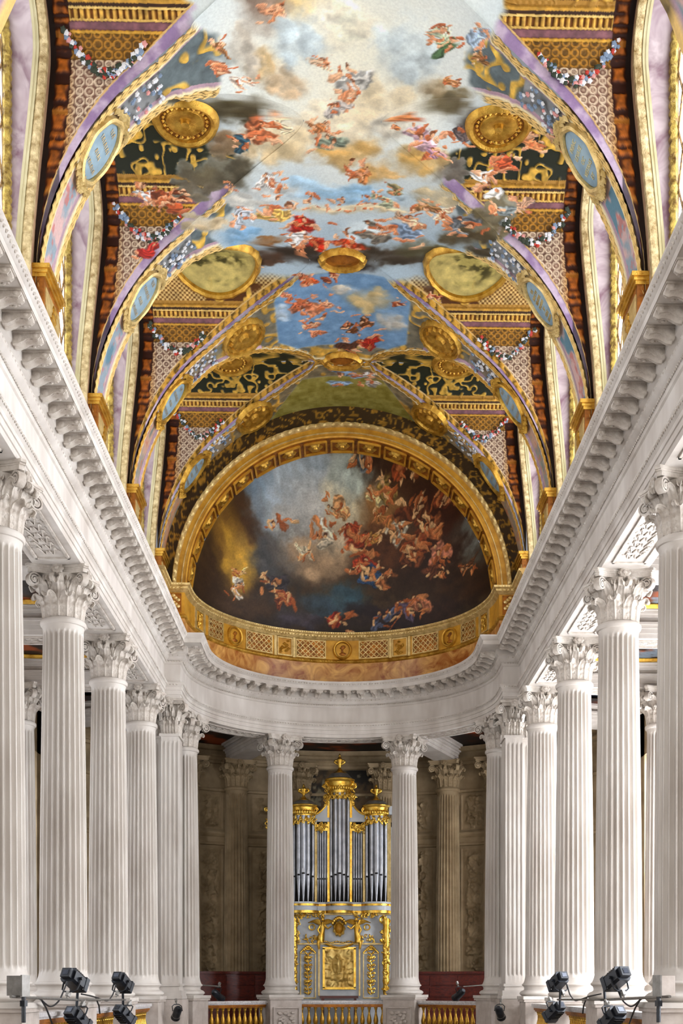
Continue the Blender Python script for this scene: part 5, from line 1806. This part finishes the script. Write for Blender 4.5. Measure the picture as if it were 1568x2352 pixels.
# shelf that carries the pipes, swelling under the towers
TW = [(ox(697), .36, 5, oz(1884), 'side'), (ox(779.5), .33, 5, oz(1832), 'centre'), (ox(863), .36, 5, oz(1884), 'side')]
outl = []
for q in range(121):
    x_ = -HWO + 2 * HWO * q / 120
    y_ = -.06
    for (cx, hw, *_r) in TW:
        if abs(x_ - cx) < hw + .08:
            y_ = min(y_, -.06 - .34 * math.sqrt(max(0, 1 - ((x_ - cx) / (hw + .08)) ** 2)))
    outl.append((x_, y_))
for (z0, z1, e, mt, nm) in ((oz(2098), oz(2092), .0, GOLD_B, 'lower_gilt_moulding'), (oz(2092), oz(2082), .03, CASE_W, 'shelf'), (oz(2082), oz(2077), .06, GOLD_B, 'gilt_moulding'), (oz(2077), oz(2073), .08, CASE_W, 'shelf_top')):
    g = G(); g.prism([(p[0], p[1] - e) for p in outl] + [(HWO, .6), (-HWO, .6)], z0, z1); oo(g, nm, mt, smooth=False)


def cscroll(g, c, R, a0, sg, r, y, turns=1.2):
    """small rolled tendril in the plane of the case front"""
    pts = []
    for k in range(16):
        t = k / 15
        rr = R * (1 - .75 * t); an = a0 + sg * t * 2 * PI * turns
        pts.append((c[0] + rr * math.cos(an), y - .01 * math.sin(t * PI), c[1] + rr * math.sin(an)))
    g.tube(pts, [r * (1 - .4 * k / 15) for k in range(16)], 6)


def lobe(g, c, y, ln, wd, an):
    M = np.array([[math.cos(an), 0, -math.sin(an)], [0, 1, 0], [math.sin(an), 0, math.cos(an)]])
    g.ball((c[0], y, c[1]), (ln, .03, wd), 8, 5, M)


def foliage(g, x0, x1, z0, z1, y, seed, n):
    """carved leafwork filling a rectangle of the case front"""
    rg = random.Random(seed)
    for k in range(n):
        x_, z_ = rg.uniform(x0, x1), rg.uniform(z0, z1)
        if k % 3 == 0:
            cscroll(g, (x_, z_), rg.uniform(.04, .08), rg.uniform(0, 6.3), rg.choice((-1, 1)), .018, y - .02)
        else:
            lobe(g, (x_, z_), y, rg.uniform(.05, .09), rg.uniform(.02, .035), rg.uniform(0, PI))
    return g


def pipe(x, y, z0, z1, r):
    g = G()
    mouth = z0 + .62 + .25 * r * 10
    g.lathe([(r * .22, z0), (r * .98, mouth - .04), (r, mouth), (r, z1)], 12, (x, y, 0))
    p = oo(g, 'pipe', PIPE)
    g = G(); g.box((x, y - r * .96, mouth + .03), (r * 1.0, .02, .05)); oc(g, 'mouth', DARKIN, p, smooth=False)
    g = G(); g.prism([(-r * .5, 0), (r * .5, 0), (r * .28, .12), (-r * .28, .12)], -.012, .0, lambda a, b, h: (x + a, y - r * .98 + h, mouth + .06 + b)); oc(g, 'lip', PIPE, p, smooth=False)


zb = oz(2073)
for (cx, hw, n, zt, nm) in TW:
    for q in range(n):
        t = -1 + 2 * q / (n - 1)
        r = [.058, .075, .092, .075, .058][q]
        pipe(cx + t * (hw - .07), -.06 - .27 * math.sqrt(max(0, 1 - t * t * .9)), zb, zt + .1, r)
    for e in (-1, 1):
        g = G(); g.box((cx + e * (hw + .02), -.02, (zb + zt) / 2), (.07, .14, zt - zb)); oo(g, 'tower_stile', GOLD_B if nm == 'centre' else GOLD_L, smooth=False)
    R = hw * (1.05 if nm == 'side' else 1.2)
    cap = G(); H = .5 if nm == 'side' else .62
    cap.lathe([(R * .86, zt - .02), (R * .9, zt + H * .15), (R * .86, zt + H * .3), (R * .95, zt + H * .55), (R * 1.02, zt + H * .68), (R * 1.02, zt + H * .74), (R * 1.16, zt + H * .8), (R * 1.2, zt + H * .88), (R * 1.0, zt + H * .93), (R * .8, zt + H * 1.08), (R * .5, zt + H * 1.24), (R * .3, zt + H * 1.3), (R * .2, zt + H * 1.34)], 28, (cx, -.05, 0), sy=.85)
    cp = oo(cap, 'tower_cap', GOLD_B)
    g = G(); rg = random.Random(int(cx * 100))
    for q in range(22):     # carved hangings below the cap
        t = -1.2 + 2.4 * q / 21
        px_, pz_ = cx + R * .95 * math.sin(t), zt + .02 - .16 * abs(math.sin(q * .75)) * (1.3 if nm == 'side' else .8)
        lobe(g, (px_, pz_ + .06), -.08 - R * .84 * math.cos(t), .09, .03, PI / 2 + rg.uniform(-.6, .6))
        if q % 4 == 1:
            cscroll(g, (px_, pz_), .075, 0, rg.choice((-1, 1)), .022, -.1 - R * .86 * math.cos(t))
    for q in range(12):
        t = -1.2 + 2.4 * q / 11
        lobe(g, (cx + R * 1.0 * math.sin(t), zt + H * .42), -.06 - R * .86 * math.cos(t), .07, .04, PI / 2)
    oc(g, 'carved_hanging', GOLD_B, cp)
    g = G(); g.lathe([(R * .98, zt + H * .94), (R * .8, zt + H * 1.085), (R * .62, zt + H * 1.185)], 28, (cx, -.06, 0), sy=.86); oc(g, 'grey_dome', STEEL, cp)
    z0 = zt + H * 1.33
    g = G(); fh = .42 if nm == 'side' else .5
    g.lathe([(.05, z0), (.09, z0 + .02), (.05, z0 + .06), (.035, z0 + .1), (.05, z0 + .13), (.07, z0 + fh * .55), (.09, z0 + fh * .7), (.05, z0 + fh * .85), (.03, z0 + fh * .9), (.04, z0 + fh * .95), (.005, z0 + fh * 1.1)], 14, (cx, -.05, 0))
    for e in (-1, 1):
        g.tube([(cx + e * (.04 + .11 * math.sin(s_ * .45)), -.05, z0 + fh * .4 + .025 * s_ - .03 * max(0, s_ - 5)) for s_ in range(9)], [.03, .035, .04, .045, .04, .035, .03, .028, .02], 8)
    oc(g, 'finial', GOLD_B, cp)
# flats between the towers
for e in (-1, 1):
    x0, x1 = (ox(716), ox(754)) if e < 0 else (ox(804), ox(843))
    n = 7
    for q in range(n):
        t = (q + .5) / n
        s_ = t if e < 0 else 1 - t
        pipe(x0 + (x1 - x0) * t, -.02, zb, oz(1915) + .22 * s_, .034)
    cxm = (x0 + x1) / 2
    g = G(); g.box((cxm, -.04, oz(1884)), (x1 - x0 + .05, .16, .13)); oo(g, 'lintel', CASE_W, smooth=False)
    g = G()
    foliage(g, x0 + .03, x1 - .03, oz(1912), oz(1893), -.12, 7 + e, 30)
    g.box((cxm, -.06, oz(1902)), (x1 - x0, .08, .2))
    oo(g, 'carved_valance', GOLD_B)
    # curved scroll above
    sx = 1 if e < 0 else -1
    xo = x0 if e < 0 else x1; xi = x1 if e < 0 else x0
    pts = [(xo + sx * (.02 + (abs(xi - xo)) * s_ / 14), -.06, oz(1876) + .06 + .5 * (s_ / 14) ** 2.2) for s_ in range(15)]
    g = G(); g.tube(pts, .035, 8)
    for c_, R_ in (((xo + sx * .1, oz(1862)), .1), ((xi - sx * .06, oz(1846)), .06)):
        g.tube([(c_[0] + R_ * (1 - .7 * s_ / 18) * math.cos(s_ * .55), -.07, c_[1] + R_ * (1 - .7 * s_ / 18) * math.sin(s_ * .55)) for s_ in range(19)], .024, 7)
    oo(g, 'gilt_scroll', GOLD_B)
    poly = [(p[0], p[2]) for p in pts] + [(xi, oz(1880)), (xo, oz(1880))]
    g = G(); g.prism(poly, -.04, .04, lambda a, b, h: (a, h - .02, b)); oo(g, 'scroll_panel', CASE_W, smooth=False)
    # outer flats
    xa, xb = (e * 1.62, e * 2.1)
    for q in range(5):
        pipe(xa + (xb - xa) * q / 4, -.02, zb, oz(1900), .04)
    g = G(); g.box(((xa + xb) / 2, -.03, oz(1862)), (.62, .16, .26)); oo(g, 'outer_lintel', CASE_W, smooth=False)
    g = G(); g.box((e * 1.58, -.03, (zb + oz(1880)) / 2), (.05, .14, oz(1880) - zb)); g.box((e * 2.14, -.03, (zb + oz(1880)) / 2), (.05, .14, oz(1880) - zb)); oo(g, 'outer_stile', GOLD_L, smooth=False)
    g = G()
    foliage(g, min(e * 2.12, e * 2.32), max(e * 2.12, e * 2.32), oz(1905), oz(1858), -.06, 9, 16)
    oo(g, 'side_wing_carving', GOLD_B)
    # upper crest beside the centre tower
    g = G()
    cscroll(g, (TW[1][0] + e * .46, oz(1806)), .1, PI / 2, e, .04, -.1)
    cscroll(g, (TW[1][0] + e * .44, oz(1832)), .09, -PI / 2, -e, .04, -.1)
    foliage(g, TW[1][0] + e * .42 - .08, TW[1][0] + e * .42 + .08, oz(1850), oz(1800), -.1, 13 + e, 14)
    oo(g, 'crest_carving', GOLD_B)

# console front
fy = -.03
def frame_box(x0, x1, z0, z1, t, d):
    g = G()
    g.box(((x0 + x1) / 2, fy, z1), (x1 - x0 + t, d, t)); g.box(((x0 + x1) / 2, fy, z0), (x1 - x0 + t, d, t))
    g.box((x0, fy, (z0 + z1) / 2), (t, d, z1 - z0)); g.box((x1, fy, (z0 + z1) / 2), (t, d, z1 - z0))
    return g
cx0, cx1, cz0, cz1 = ox(743), ox(814), oz(2270), oz(2178)
fo = oo(frame_box(cx0, cx1, cz0, cz1, .07, .14), 'relief_frame', GOLD_B, smooth=False)
na, nb = 60, 80
a, b_ = np.meshgrid(np.linspace(cx0 + .03, cx1 - .03, na), np.linspace(cz0 + .03, cz1 - .03, nb), indexing='ij')
mx_ = (cx0 + cx1) / 2; mz_ = (cz0 + cz1) / 2
rel = .1 * np.clip(1 - np.hypot((a - mx_ + .06) / .16, (b_ - mz_ - .1) / .3), 0, 1) ** .5 + .08 * np.clip(1 - np.hypot((a - mx_ - .05) / .3, (b_ - mz_ + .28) / .14), 0, 1) ** .5 + .07 * np.clip(1 - np.hypot((a - mx_ + .04) / .08, (b_ - mz_ - .36) / .09), 0, 1) ** .5
rel += .04 * sstep(.48, .7, fbm(a * 6, b_ * 6, 2, 91)) + .012 * np.sin(a * 26 + 4 * fbm(a * 4, b_ * 4, 2, 92))
g = G(); g.grid(np.array([[(a[i, j], fy - .02 - rel[i, j], b_[i, j]) for j in range(nb)] for i in range(na)]))
oc(g, 'carved_relief', GOLD_R, fo, angle=180)
g = G()
for q in range(19): g.ball((cx0 - .05 + (cx1 - cx0 + .1) * q / 18, fy - .09, oz(2164) + .02 * math.sin(q)), .03, 7, 5)
g.tube([(cx0 + .05 + (cx1 - cx0 - .1) * s_ / 20, fy - .1, oz(2166) - .13 * math.sin(PI * s_ / 20) - .02) for s_ in range(21)], .035, 7)
oo(g, 'bead_swag', GOLD_B)
for e in (-1, 1):
    x0, x1 = (ox(690), ox(724)) if e < 0 else (ox(834), ox(868))
    z0, z1 = oz(2292), oz(2190)
    f1 = oo(frame_box(x0, x1, z0, z1, .03, .09), 'side_panel_frame', GOLD_L, smooth=False)
    xm = (x0 + x1) / 2
    g = G(); g.tube([(xm + (x1 - x0) * .5 * math.cos(t), fy - .05, z1 + .13 * math.sin(t)) for t in np.linspace(0, PI, 15)], .03, 7)
    for q in range(6): g.ball((xm + (q - 2.5) * .05, fy - .06, z1 + .16 + .05 * math.cos(q - 2.5)), (.045, .04, .06), 7, 5)
    oc(g, 'arched_head', GOLD_B, f1)
    g = G(); rg = random.Random(3 + e)
    g.tube([(xm + .02 * math.sin(q), fy - .06, z0 + .1 + (z1 - z0 - .1) * q / 20) for q in range(21)], .022, 6)
    for q in range(11):
        zq = z0 + .14 + (z1 - z0 - .15) * q / 10
        for w_ in (-1, 1):
            lobe(g, (xm + w_ * .06, zq + .02), fy - .07, .075, .03, w_ * .7 + rg.uniform(-.3, .3) + (0 if w_ > 0 else PI))
            if q % 2: cscroll(g, (xm + w_ * .09, zq), .045, 0, w_, .016, fy - .07)
        if q in (3, 6, 9): lobe(g, (xm, zq), fy - .1, .07, .08, rg.uniform(0, 3))
    oc(g, 'musical_trophy', GOLD_B, f1)
    # gilt palm post at the outer edge
    xp = ox(675) if e < 0 else ox(886)
    g = G(); g.tube([(xp, fy - .1, oz(2300) + (oz(2110) - oz(2300)) * s_ / 20) for s_ in range(21)], [.1 + .02 * (s_ % 2) for s_ in range(21)], 10); oo(g, 'palm_post', GOLD_B)
    g = G()
    foliage(g, xp - .16, xp + .16, oz(2168), oz(2102), fy - .14, 21 + e, 34)
    cscroll(g, (xp - e * .1, oz(2112)), .14, 0, -e, .045, fy - .16)
    cscroll(g, (xp - e * .06, oz(2158)), .12, PI, e, .045, fy - .16)
    foliage(g, xp - .1, xp + .1, oz(2300), oz(2172), fy - .2, 25 + e, 30)
    oo(g, 'post_carving', GOLD_B)
    g = G(); g.box((ox(732) if e < 0 else ox(825), fy, oz(2225)), (.05, .1, 1.7)); oo(g, 'narrow_stile', GOLD_L, smooth=False)
    g = G(); foliage(g, min(ox(700), ox(732)) if e < 0 else ox(826), ox(732) if e < 0 else ox(858), oz(2166), oz(2150), fy - .06, 31 + e, 14); foliage(g, ox(690) if e < 0 else ox(812), ox(744) if e < 0 else ox(866), oz(2108), oz(2096), fy - .08, 33 + e, 26); oo(g, 'frieze_leafwork', GOLD_B)
    # winged half figure beside the shield
    xw = ox(740) if e < 0 else ox(818)
    zw = oz(2135)
    g = G()
    pts = [(xw + e * .04, zw - .42), (xw + e * .05, zw - .25), (xw, zw - .08), (xw, zw + .08), (xw - e * .01, zw + .18), (xw - e * .01, zw + .23)]
    g.tube([(p[0], fy - .13, p[1]) for p in pts], [.1, .12, .075, .1, .045, .04], 10)
    g.ball((xw - e * .01, fy - .14, zw + .31), (.058, .06, .075), 10, 7)
    g.tube([(xw - e * .06, fy - .14, zw + .13), (xw - e * .17, fy - .16, zw + .02), (xw - e * .28, fy - .15, zw + .1)], [.04, .033, .025], 7)
    g.tube([(xw + e * .06, fy - .14, zw + .13), (xw + e * .14, fy - .16, zw - .02), (xw + e * .08, fy - .17, zw - .14)], [.04, .033, .025], 7)
    g.tube([(xw + e * .04, fy - .14, zw - .25), (xw + e * .12, fy - .17, zw - .42), (xw + e * .1, fy - .15, zw - .62)], [.075, .06, .035], 8)
    fig = oo(g, 'winged_figure', GOLD_B)
    for w_ in (-1, 1):
        g = G()
        for q in range(7):
            an = .35 + q * .16
            ln = .42 - .035 * q
            g.tube([(xw + w_ * .04, fy - .09, zw + .14), (xw + w_ * (.05 + ln * .55 * math.cos(an) * 1.1), fy - .08, zw + .16 + ln * .6 * math.sin(an)), (xw + w_ * (.05 + ln * math.cos(an)), fy - .07, zw + .1 + ln * .75 * math.sin(an))], [.03, .04, .012], 6)
        oc(g, 'wing', GOLD_B, fig)
    g = G(); surf_disc(g, lambda a_, b2, h=0, e=e: (e * .86 + OX * 0 + a_, fy - .05 - h, oz(2130) + b2), .1, .1, [(.6, .02), (.7, .05), (1, .06), (1.1, 0)], 20); oo(g, 'small_rosette', GOLD_B)
zs = oz(2133); xs = ox(778)
fsh = lambda a_, b2, h=0: (xs + a_, fy - .06 - h, zs + b2)
g = G(); surf_disc(g, fsh, .13, .17, [(0, .12), (.5, .1), (.95, .03)], 28); sh = oo(g, 'oval_shield', GOLD_F)
g = G(); surf_disc(g, fsh, .13, .17, [(.92, .03), (1, .1), (1.25, .12), (1.5, .03)], 36, lambda t, q: 1 + .09 * math.cos(9 * t) * (q > 1.1)); oc(g, 'shield_frame', GOLD_B, sh)
g = G()
for q in range(9): g.ball((xs + (q - 4) * .05, fy - .12, zs + .33 - .01 * (q - 4) ** 2), (.045, .05, .07), 7, 5)
oc(g, 'crown', GOLD_B, sh)
for zz, hh in ((oz(2168), .05), (oz(2100), .05)):
    g = G(); g.box((0, fy, zz), (2 * HWO, .12, hh)); oo(g, 'case_moulding', GOLD_L, smooth=False)
g = G(); g.box((ox(778), -.35, oz(2290)), (1.2, .4, .08)); g.box((ox(778) - .5, -.35, oz(2290) - .45), (.08, .35, .86)); g.box((ox(778) + .5, -.35, oz(2290) - .45), (.08, .35, .86)); oo(g, 'keydesk', WOOD, smooth=False)

# ================================================================== balustrades
g = G(); g.lathe([(.055, 0), (.06, .03), (.035, .06), (.03, .1), (.062, .16), (.075, .24), (.06, .33), (.032, .45), (.028, .55), (.045, .58), (.04, .6), (.055, .62), (.055, .66)], 14); BAL = g.me('baluster'); BAL.materials.append(BALU)


def balustrade(p0, p1, label, n):
    p0, p1 = np.array(p0), np.array(p1)
    mid = (p0 + p1) / 2; d = p1 - p0; L = np.linalg.norm(d); ang = math.atan2(d[1], d[0])
    root = empty('balustrade', label, 'balustrade', (mid[0], mid[1], -1.4), ang, 'balustrades of the galleries')
    g = G(); g.box((0, 0, .97), (L, .34, .07)); g.box((0, 0, .92), (L, .26, .05)); g.obj('handrail', RAIL, root, smooth=False)
    g = G(); g.box((0, 0, .82), (L, .16, .03)); g.box((0, 0, .87), (L, .22, .06)); g.obj('upper_rail', GOLD_D, root, smooth=False)
    g = G(); g.box((0, 0, .07), (L, .3, .14)); g.box((0, 0, .15), (L, .22, .03)); g.obj('lower_rail', RAIL, root, smooth=False)
    for q in range(n):
        o = link('baluster', BAL, None, root); o.location = (-L / 2 + L * (q + .5) / n, 0, .155)


def apc(a_, r=4.55): return (r * math.sin(math.radians(a_)), 32.45 + r * math.cos(math.radians(a_)))
balustrade(apc(-16.8), apc(16.8), 'straight gilt balustrade in front of the organ', 13)
balustrade(apc(-64), apc(-31), 'gilt balustrade between the left apse column and the left pier', 12)
balustrade(apc(31), apc(64), 'gilt balustrade between the right apse column and the right pier', 12)
for sd_ in (-1, 1):
    for q in range(3):
        y0, y1 = NAVE_Y[q] + .6, NAVE_Y[q + 1] - .6
        balustrade((sd_ * 4.85, y0), (sd_ * 4.85, y1), '%s gilt balustrade bay along the %s gallery' % (['nearest', 'second', 'third'][q], sname[sd_]), 15)
    balustrade((sd_ * 4.85, 31.3), (sd_ * 4.85, 31.62), 'short piece of balustrade beside the %s apse pier' % sname[sd_], 2)
# carved dado panels on the pedestals of the two middle apse columns
for a_, w_ in ((-23.8, 'left'), (23.8, 'right')):
    t = math.radians(a_); r_ = 4.63 - .545
    root = empty('pedestal_panel', 'framed stone relief on the pedestal of the %s middle apse column' % w_, 'relief panel', (r_ * math.sin(t), 32.45 + r_ * math.cos(t), -.9), -t, 'pedestal reliefs')
    g = G()
    for (u, v, su, sv) in ((0, .3, .8, .04), (0, -.3, .8, .04), (-.4, 0, .04, .64), (.4, 0, .04, .64)): g.box((u, 0, v), (su, .03, sv))
    g.obj('frame', STONE_P, root, smooth=False)
    g = G()
    for q in range(16): g.ball((.22 * math.sin(q * 2.4), 0, .16 * math.cos(q * 1.7)), (.07, .03, .05), 7, 4)
    g.obj('carving', STONE_P, root)

# ================================================================== benches and back panelling in the ambulatory
for sd_ in (-1, 1):
    root = empty('choir_bench', 'dark red wooden bench with panelled back on the %s of the organ' % sname[sd_], 'bench', (0, 32.45, -1.4), group='benches beside the organ')
    for q, a_ in enumerate((17.5, 24.5, 31.5)):
        t = math.radians(a_) * sd_
        def L(g, nm, r, w, d, z0, z1, mt=WOOD):
            M = rotz(-t)
            g.box((r * math.sin(t), r * math.cos(t), (z0 + z1) / 2), (w, d, z1 - z0), M)
        g = G(); L(g, '', 8.05, 1.02, .08, .2, 1.86); g.obj('back_panel', WOOD, root, smooth=False)
        g = G(); L(g, '', 7.98, .96, .05, 1.48, 1.78); L(g, '', 7.98, .96, .05, 1.1, 1.38); g.obj('raised_field', WOOD, root, smooth=False)
        g = G(); L(g, '', 7.7, 1.05, .6, .85, .93); g.obj('seat', WOOD, root, smooth=False)
        g = G(); L(g, '', 7.5, 1.0, .06, .0, .85); g.obj('seat_front', WOOD, root, smooth=False)
    g = G(); M = [(8.03 * math.sin(math.radians(a_) * sd_), 8.03 * math.cos(math.radians(a_) * sd_)) for a_ in np.linspace(13.5, 36, 16)]
    if sd_ < 0: M = M
    plan_sweep(g, M, [(-.09, 1.84), (.09, 1.84), (.09, 1.92), (-.09, 1.92), (-.09, 1.84)]); g.obj('top_rail', WOOD, root, smooth=False)

# ================================================================== stage lights
STEEL_D = mat_noise('dark_glass_plate', (20, 24, 32), (52, 60, 76), 6.0, .15, metal=.3)
def make_light():
    root = empty('stage_light', '-', 'stage light')
    g = G(); g.prism([(-.15, -.09), (-.11, -.14), (.11, -.14), (.15, -.09), (.15, .09), (.11, .14), (-.11, .14), (-.15, .09)], -.2, .16, lambda a, b, h: (a, h, b)); g.obj('housing', BLACK, root, smooth=False)
    g = G(); g.prism([(-.1, -.09), (.1, -.09), (.1, .09), (-.1, .09)], .16, .26, lambda a, b, h: (a, h, b)); g.obj('rear_cap', BLACK, root, smooth=False)
    g = G()
    for q in range(5): g.box((0, -.12 + q * .06, .148), (.2, .02, .02))
    g.obj('cooling_fin', BLACK, root, smooth=False)
    g = G(); g.box((0, .262, .0), (.12, .01, .1)); g.obj('back_plate', STEEL_D, root, smooth=False)
    g = G(); g.box((0, -.205, 0), (.24, .02, .2)); g.obj('lens', LENS, root, smooth=False)
    g = G()
    for (x, z, sx, sz) in ((0, .13, .3, .02), (0, -.13, .3, .02), (-.15, 0, .02, .26), (.15, 0, .02, .26)): g.box((x, -.25, z), (sx, .1, sz))
    g.obj('barn_door', BLACK, root, smooth=False)
    y = G(); y.tube([(-.17, 0, 0), (-.175, 0, -.12), (-.16, 0, -.23), (-.1, 0, -.27), (.1, 0, -.27), (.16, 0, -.23), (.175, 0, -.12), (.17, 0, 0)], .016, 6); y.obj('yoke', BLACK, root)
    for e in (-1, 1):
        g = G(); g.tube([(e * .15, 0, 0), (e * .21, 0, 0)], .03, 8); g.obj('knob', BLACK, root)
    g = G(); g.box((0, 0, -.32), (.06, .08, .1)); g.tube([(0, 0, -.27), (0, 0, -.42)], .02, 6); g.obj('clamp', STEEL, root)
    return root


def make_spot():
    root = empty('spotlight', '-', 'stage light')
    g = G(); g.lathe([(.07, -.22), (.1, -.2), (.1, .06), (.08, .12), (.05, .16)], 16); 
    Vx = g.v[-1]; g.v[-1] = np.column_stack([Vx[:, 0], Vx[:, 2], -Vx[:, 1]]); g.obj('can', BLACK, root)
    g = G(); g.lathe([(.115, -.3), (.12, -.3), (.105, -.2)], 16, cap=False); Vx = g.v[-1]; g.v[-1] = np.column_stack([Vx[:, 0], Vx[:, 2], -Vx[:, 1]]); g.obj('snoot', BLACK, root)
    g = G(); g.lathe([(.0, -.215), (.085, -.215)], 16, cap=False); Vx = g.v[-1]; g.v[-1] = np.column_stack([Vx[:, 0], Vx[:, 2], -Vx[:, 1]]); g.obj('lens', LENS, root)
    g = G(); g.tube([(-.12, 0, 0), (-.12, 0, .14), (-.06, 0, .2), (.06, 0, .2), (.12, 0, .14), (.12, 0, 0)], .012, 6); g.obj('yoke', BLACK, root)
    g = G(); g.tube([(0, 0, .2), (0, 0, .34)], .02, 6); g.box((0, 0, .32), (.05, .06, .08)); g.obj('clamp', STEEL, root)
    return root


LIGHT, SPOT = make_light(), make_spot()
used = {}
def put_light(proto, px, py, Y, rot, label, group='stage lights on the gallery rails', s=1.0):
    o = proto if proto.name not in used else copy_tree(proto)
    used[proto.name] = 1
    o.location = ((px - 786) * Y / FPX, Y, (2268 - py) * Y / FPX)
    o.rotation_euler = rot; o.scale = (s * .88, s * .88, s * .88)
    tag(o, label, 'stage light', group)
    return o


R_ = math.radians
put_light(LIGHT, 171, 2248, 20.03, (R_(28), 0, R_(158)), 'upper black stage light on the left, in front of the second nave column')
put_light(LIGHT, 281, 2254, 24.40, (R_(33), 0, R_(160)), 'upper black stage light on the left, in front of the third nave column')
put_light(LIGHT, 178, 2338, 20.26, (R_(-38), PI, R_(155)), 'lower black stage light on the left, cut by the bottom edge')
put_light(LIGHT, 285, 2330, 24.59, (R_(-40), PI, R_(148)), 'lower black stage light on the left beside the farther balustrade bay')
put_light(LIGHT, 1285, 2252, 24.69, (R_(30), 0, R_(-158)), 'upper black stage light on the right, in front of the third nave column')
put_light(LIGHT, 1421, 2245, 19.40, (R_(28), 0, R_(-155)), 'upper black stage light on the right, in front of the second nave column')
put_light(LIGHT, 1277, 2322, 25.09, (R_(-36), PI, R_(-148)), 'lower black stage light on the right beside the farther balustrade bay')
put_light(LIGHT, 1412, 2338, 19.68, (R_(-38), PI, R_(-155)), 'lower black stage light on the right, cut by the bottom edge')
put_light(SPOT, 409, 2322, 30.9, (R_(35), 0, R_(200)), 'small black spotlight hanging on the left apse pier', s=1.15)
put_light(SPOT, 1147, 2322, 30.9, (R_(35), 0, R_(160)), 'small black spotlight hanging on the right apse pier', s=1.15)
put_light(SPOT, 497, 2283, 35.0, (R_(30), 0, R_(150)), 'small black spotlight on the rail left of the organ', s=1.2)
put_light(SPOT, 1058, 2281, 35.0, (R_(30), 0, R_(210)), 'small black spotlight on the rail right of the organ', s=1.2)


def P3(px, py, Y=None):
    Y = Y or 4.4 * FPX / abs(px - 786)      # on the face of the gallery rail unless a depth is given
    return np.array(((px - 786) * Y / FPX, Y, (2268 - py) * Y / FPX))


def bar(label, pts, r, mt, name, cat):
    g = G(); g.tube(pts, r, 7)
    c = np.mean(np.array(pts), axis=0)
    o = g.obj(name, mt); o.data.transform(Matrix.Translation(-Vector(c))); o.location = c
    return tag(o, label, cat, 'rigging on the gallery rails')


for sd_, mxx in ((-1, lambda p: p), (1, lambda p: 1572 - p)):
    s = sname[sd_]
    bar('thin pale rigging bar across the nearer lamps on the %s' % s, [P3(mxx(30), 2289), P3(mxx(190), 2297)], .022, STEEL, 'rigging_bar', 'bar')
    bar('thin pale rigging bar across the farther lamps on the %s' % s, [P3(mxx(180), 2296), P3(mxx(290), 2296)], .022, STEEL, 'rigging_bar', 'bar')
    bar('short pale rigging bar on the rail beside the %s apse pier' % s, [P3(mxx(455), 2262, 35), P3(mxx(508), 2266, 35)], .018, STEEL, 'rigging_bar', 'bar')
    for (a, b2, Y, lab) in (((182, 2268), (178, 2330), 20.5, 'nearer'), ((284, 2272), (285, 2318), 24.5, 'farther')):
        bar('dark drop rod joining the %s pair of lamps on the %s' % (lab, s), [P3(mxx(a[0]), a[1]), P3(mxx(b2[0]), b2[1])], .025, BLACK, 'drop_rod', 'rod')
    def wig(k, pts, Y, lab):
        pts = np.array([P3(mxx(p[0]), p[1]) for p in pts])
        t = np.linspace(0, len(pts) - 1, 40)
        # smooth the polyline
        Q = np.column_stack([np.interp(t, range(len(pts)), pts[:, i]) for i in range(3)])
        for _ in range(6): Q[1:-1] = (Q[:-2] + 2 * Q[1:-1] + Q[2:]) / 4
        bar(lab, Q, .014, BLACK, 'cable', 'cable')
    wig(0, [(60, 2288), (75, 2292), (95, 2292), (105, 2303), (120, 2315), (140, 2300), (152, 2270), (158, 2255)], 20.3, 'black cable looping from the near bar up to the nearest lamp on the %s' % s)
    wig(1, [(98, 2294), (110, 2315), (118, 2335), (124, 2352)], 20.3, 'black cable hanging down over the nearest balustrade on the %s' % s)
    wig(2, [(190, 2283), (215, 2288), (235, 2295), (250, 2300), (262, 2285), (268, 2262)], 24.4, 'black cable looping up to the farther lamp on the %s' % s)
    wig(3, [(222, 2290), (230, 2310), (232, 2328)], 24.4, 'thin black cable hanging over the second balustrade on the %s' % s)
    # flat panel lamp box beside the nearest column
    root = empty('panel_lamp', 'grey flat lamp box on a clamp beside the nearest %s column' % s, 'lamp box', tuple(P3(mxx(45) if sd_ < 0 else 1530, 2264)), sd_ * .25, 'grey lamp boxes')
    g = G(); g.box((0, 0, 0), (.22, .18, .27)); g.obj('box', STEEL if sd_ < 0 else STONE_P, root, smooth=False)
    g = G(); g.box((-sd_ * .125, -.02, 0), (.025, .21, .29)); g.obj('rim', STEEL, root, smooth=False)
    g = G(); g.tube([(-sd_ * .12, -.05, -.15), (-sd_ * .12, -.05, -.5)], .03, 7); g.box((-sd_ * .12, -.05, -.24), (.07, .08, .08)); g.obj('stem', BLACK, root)
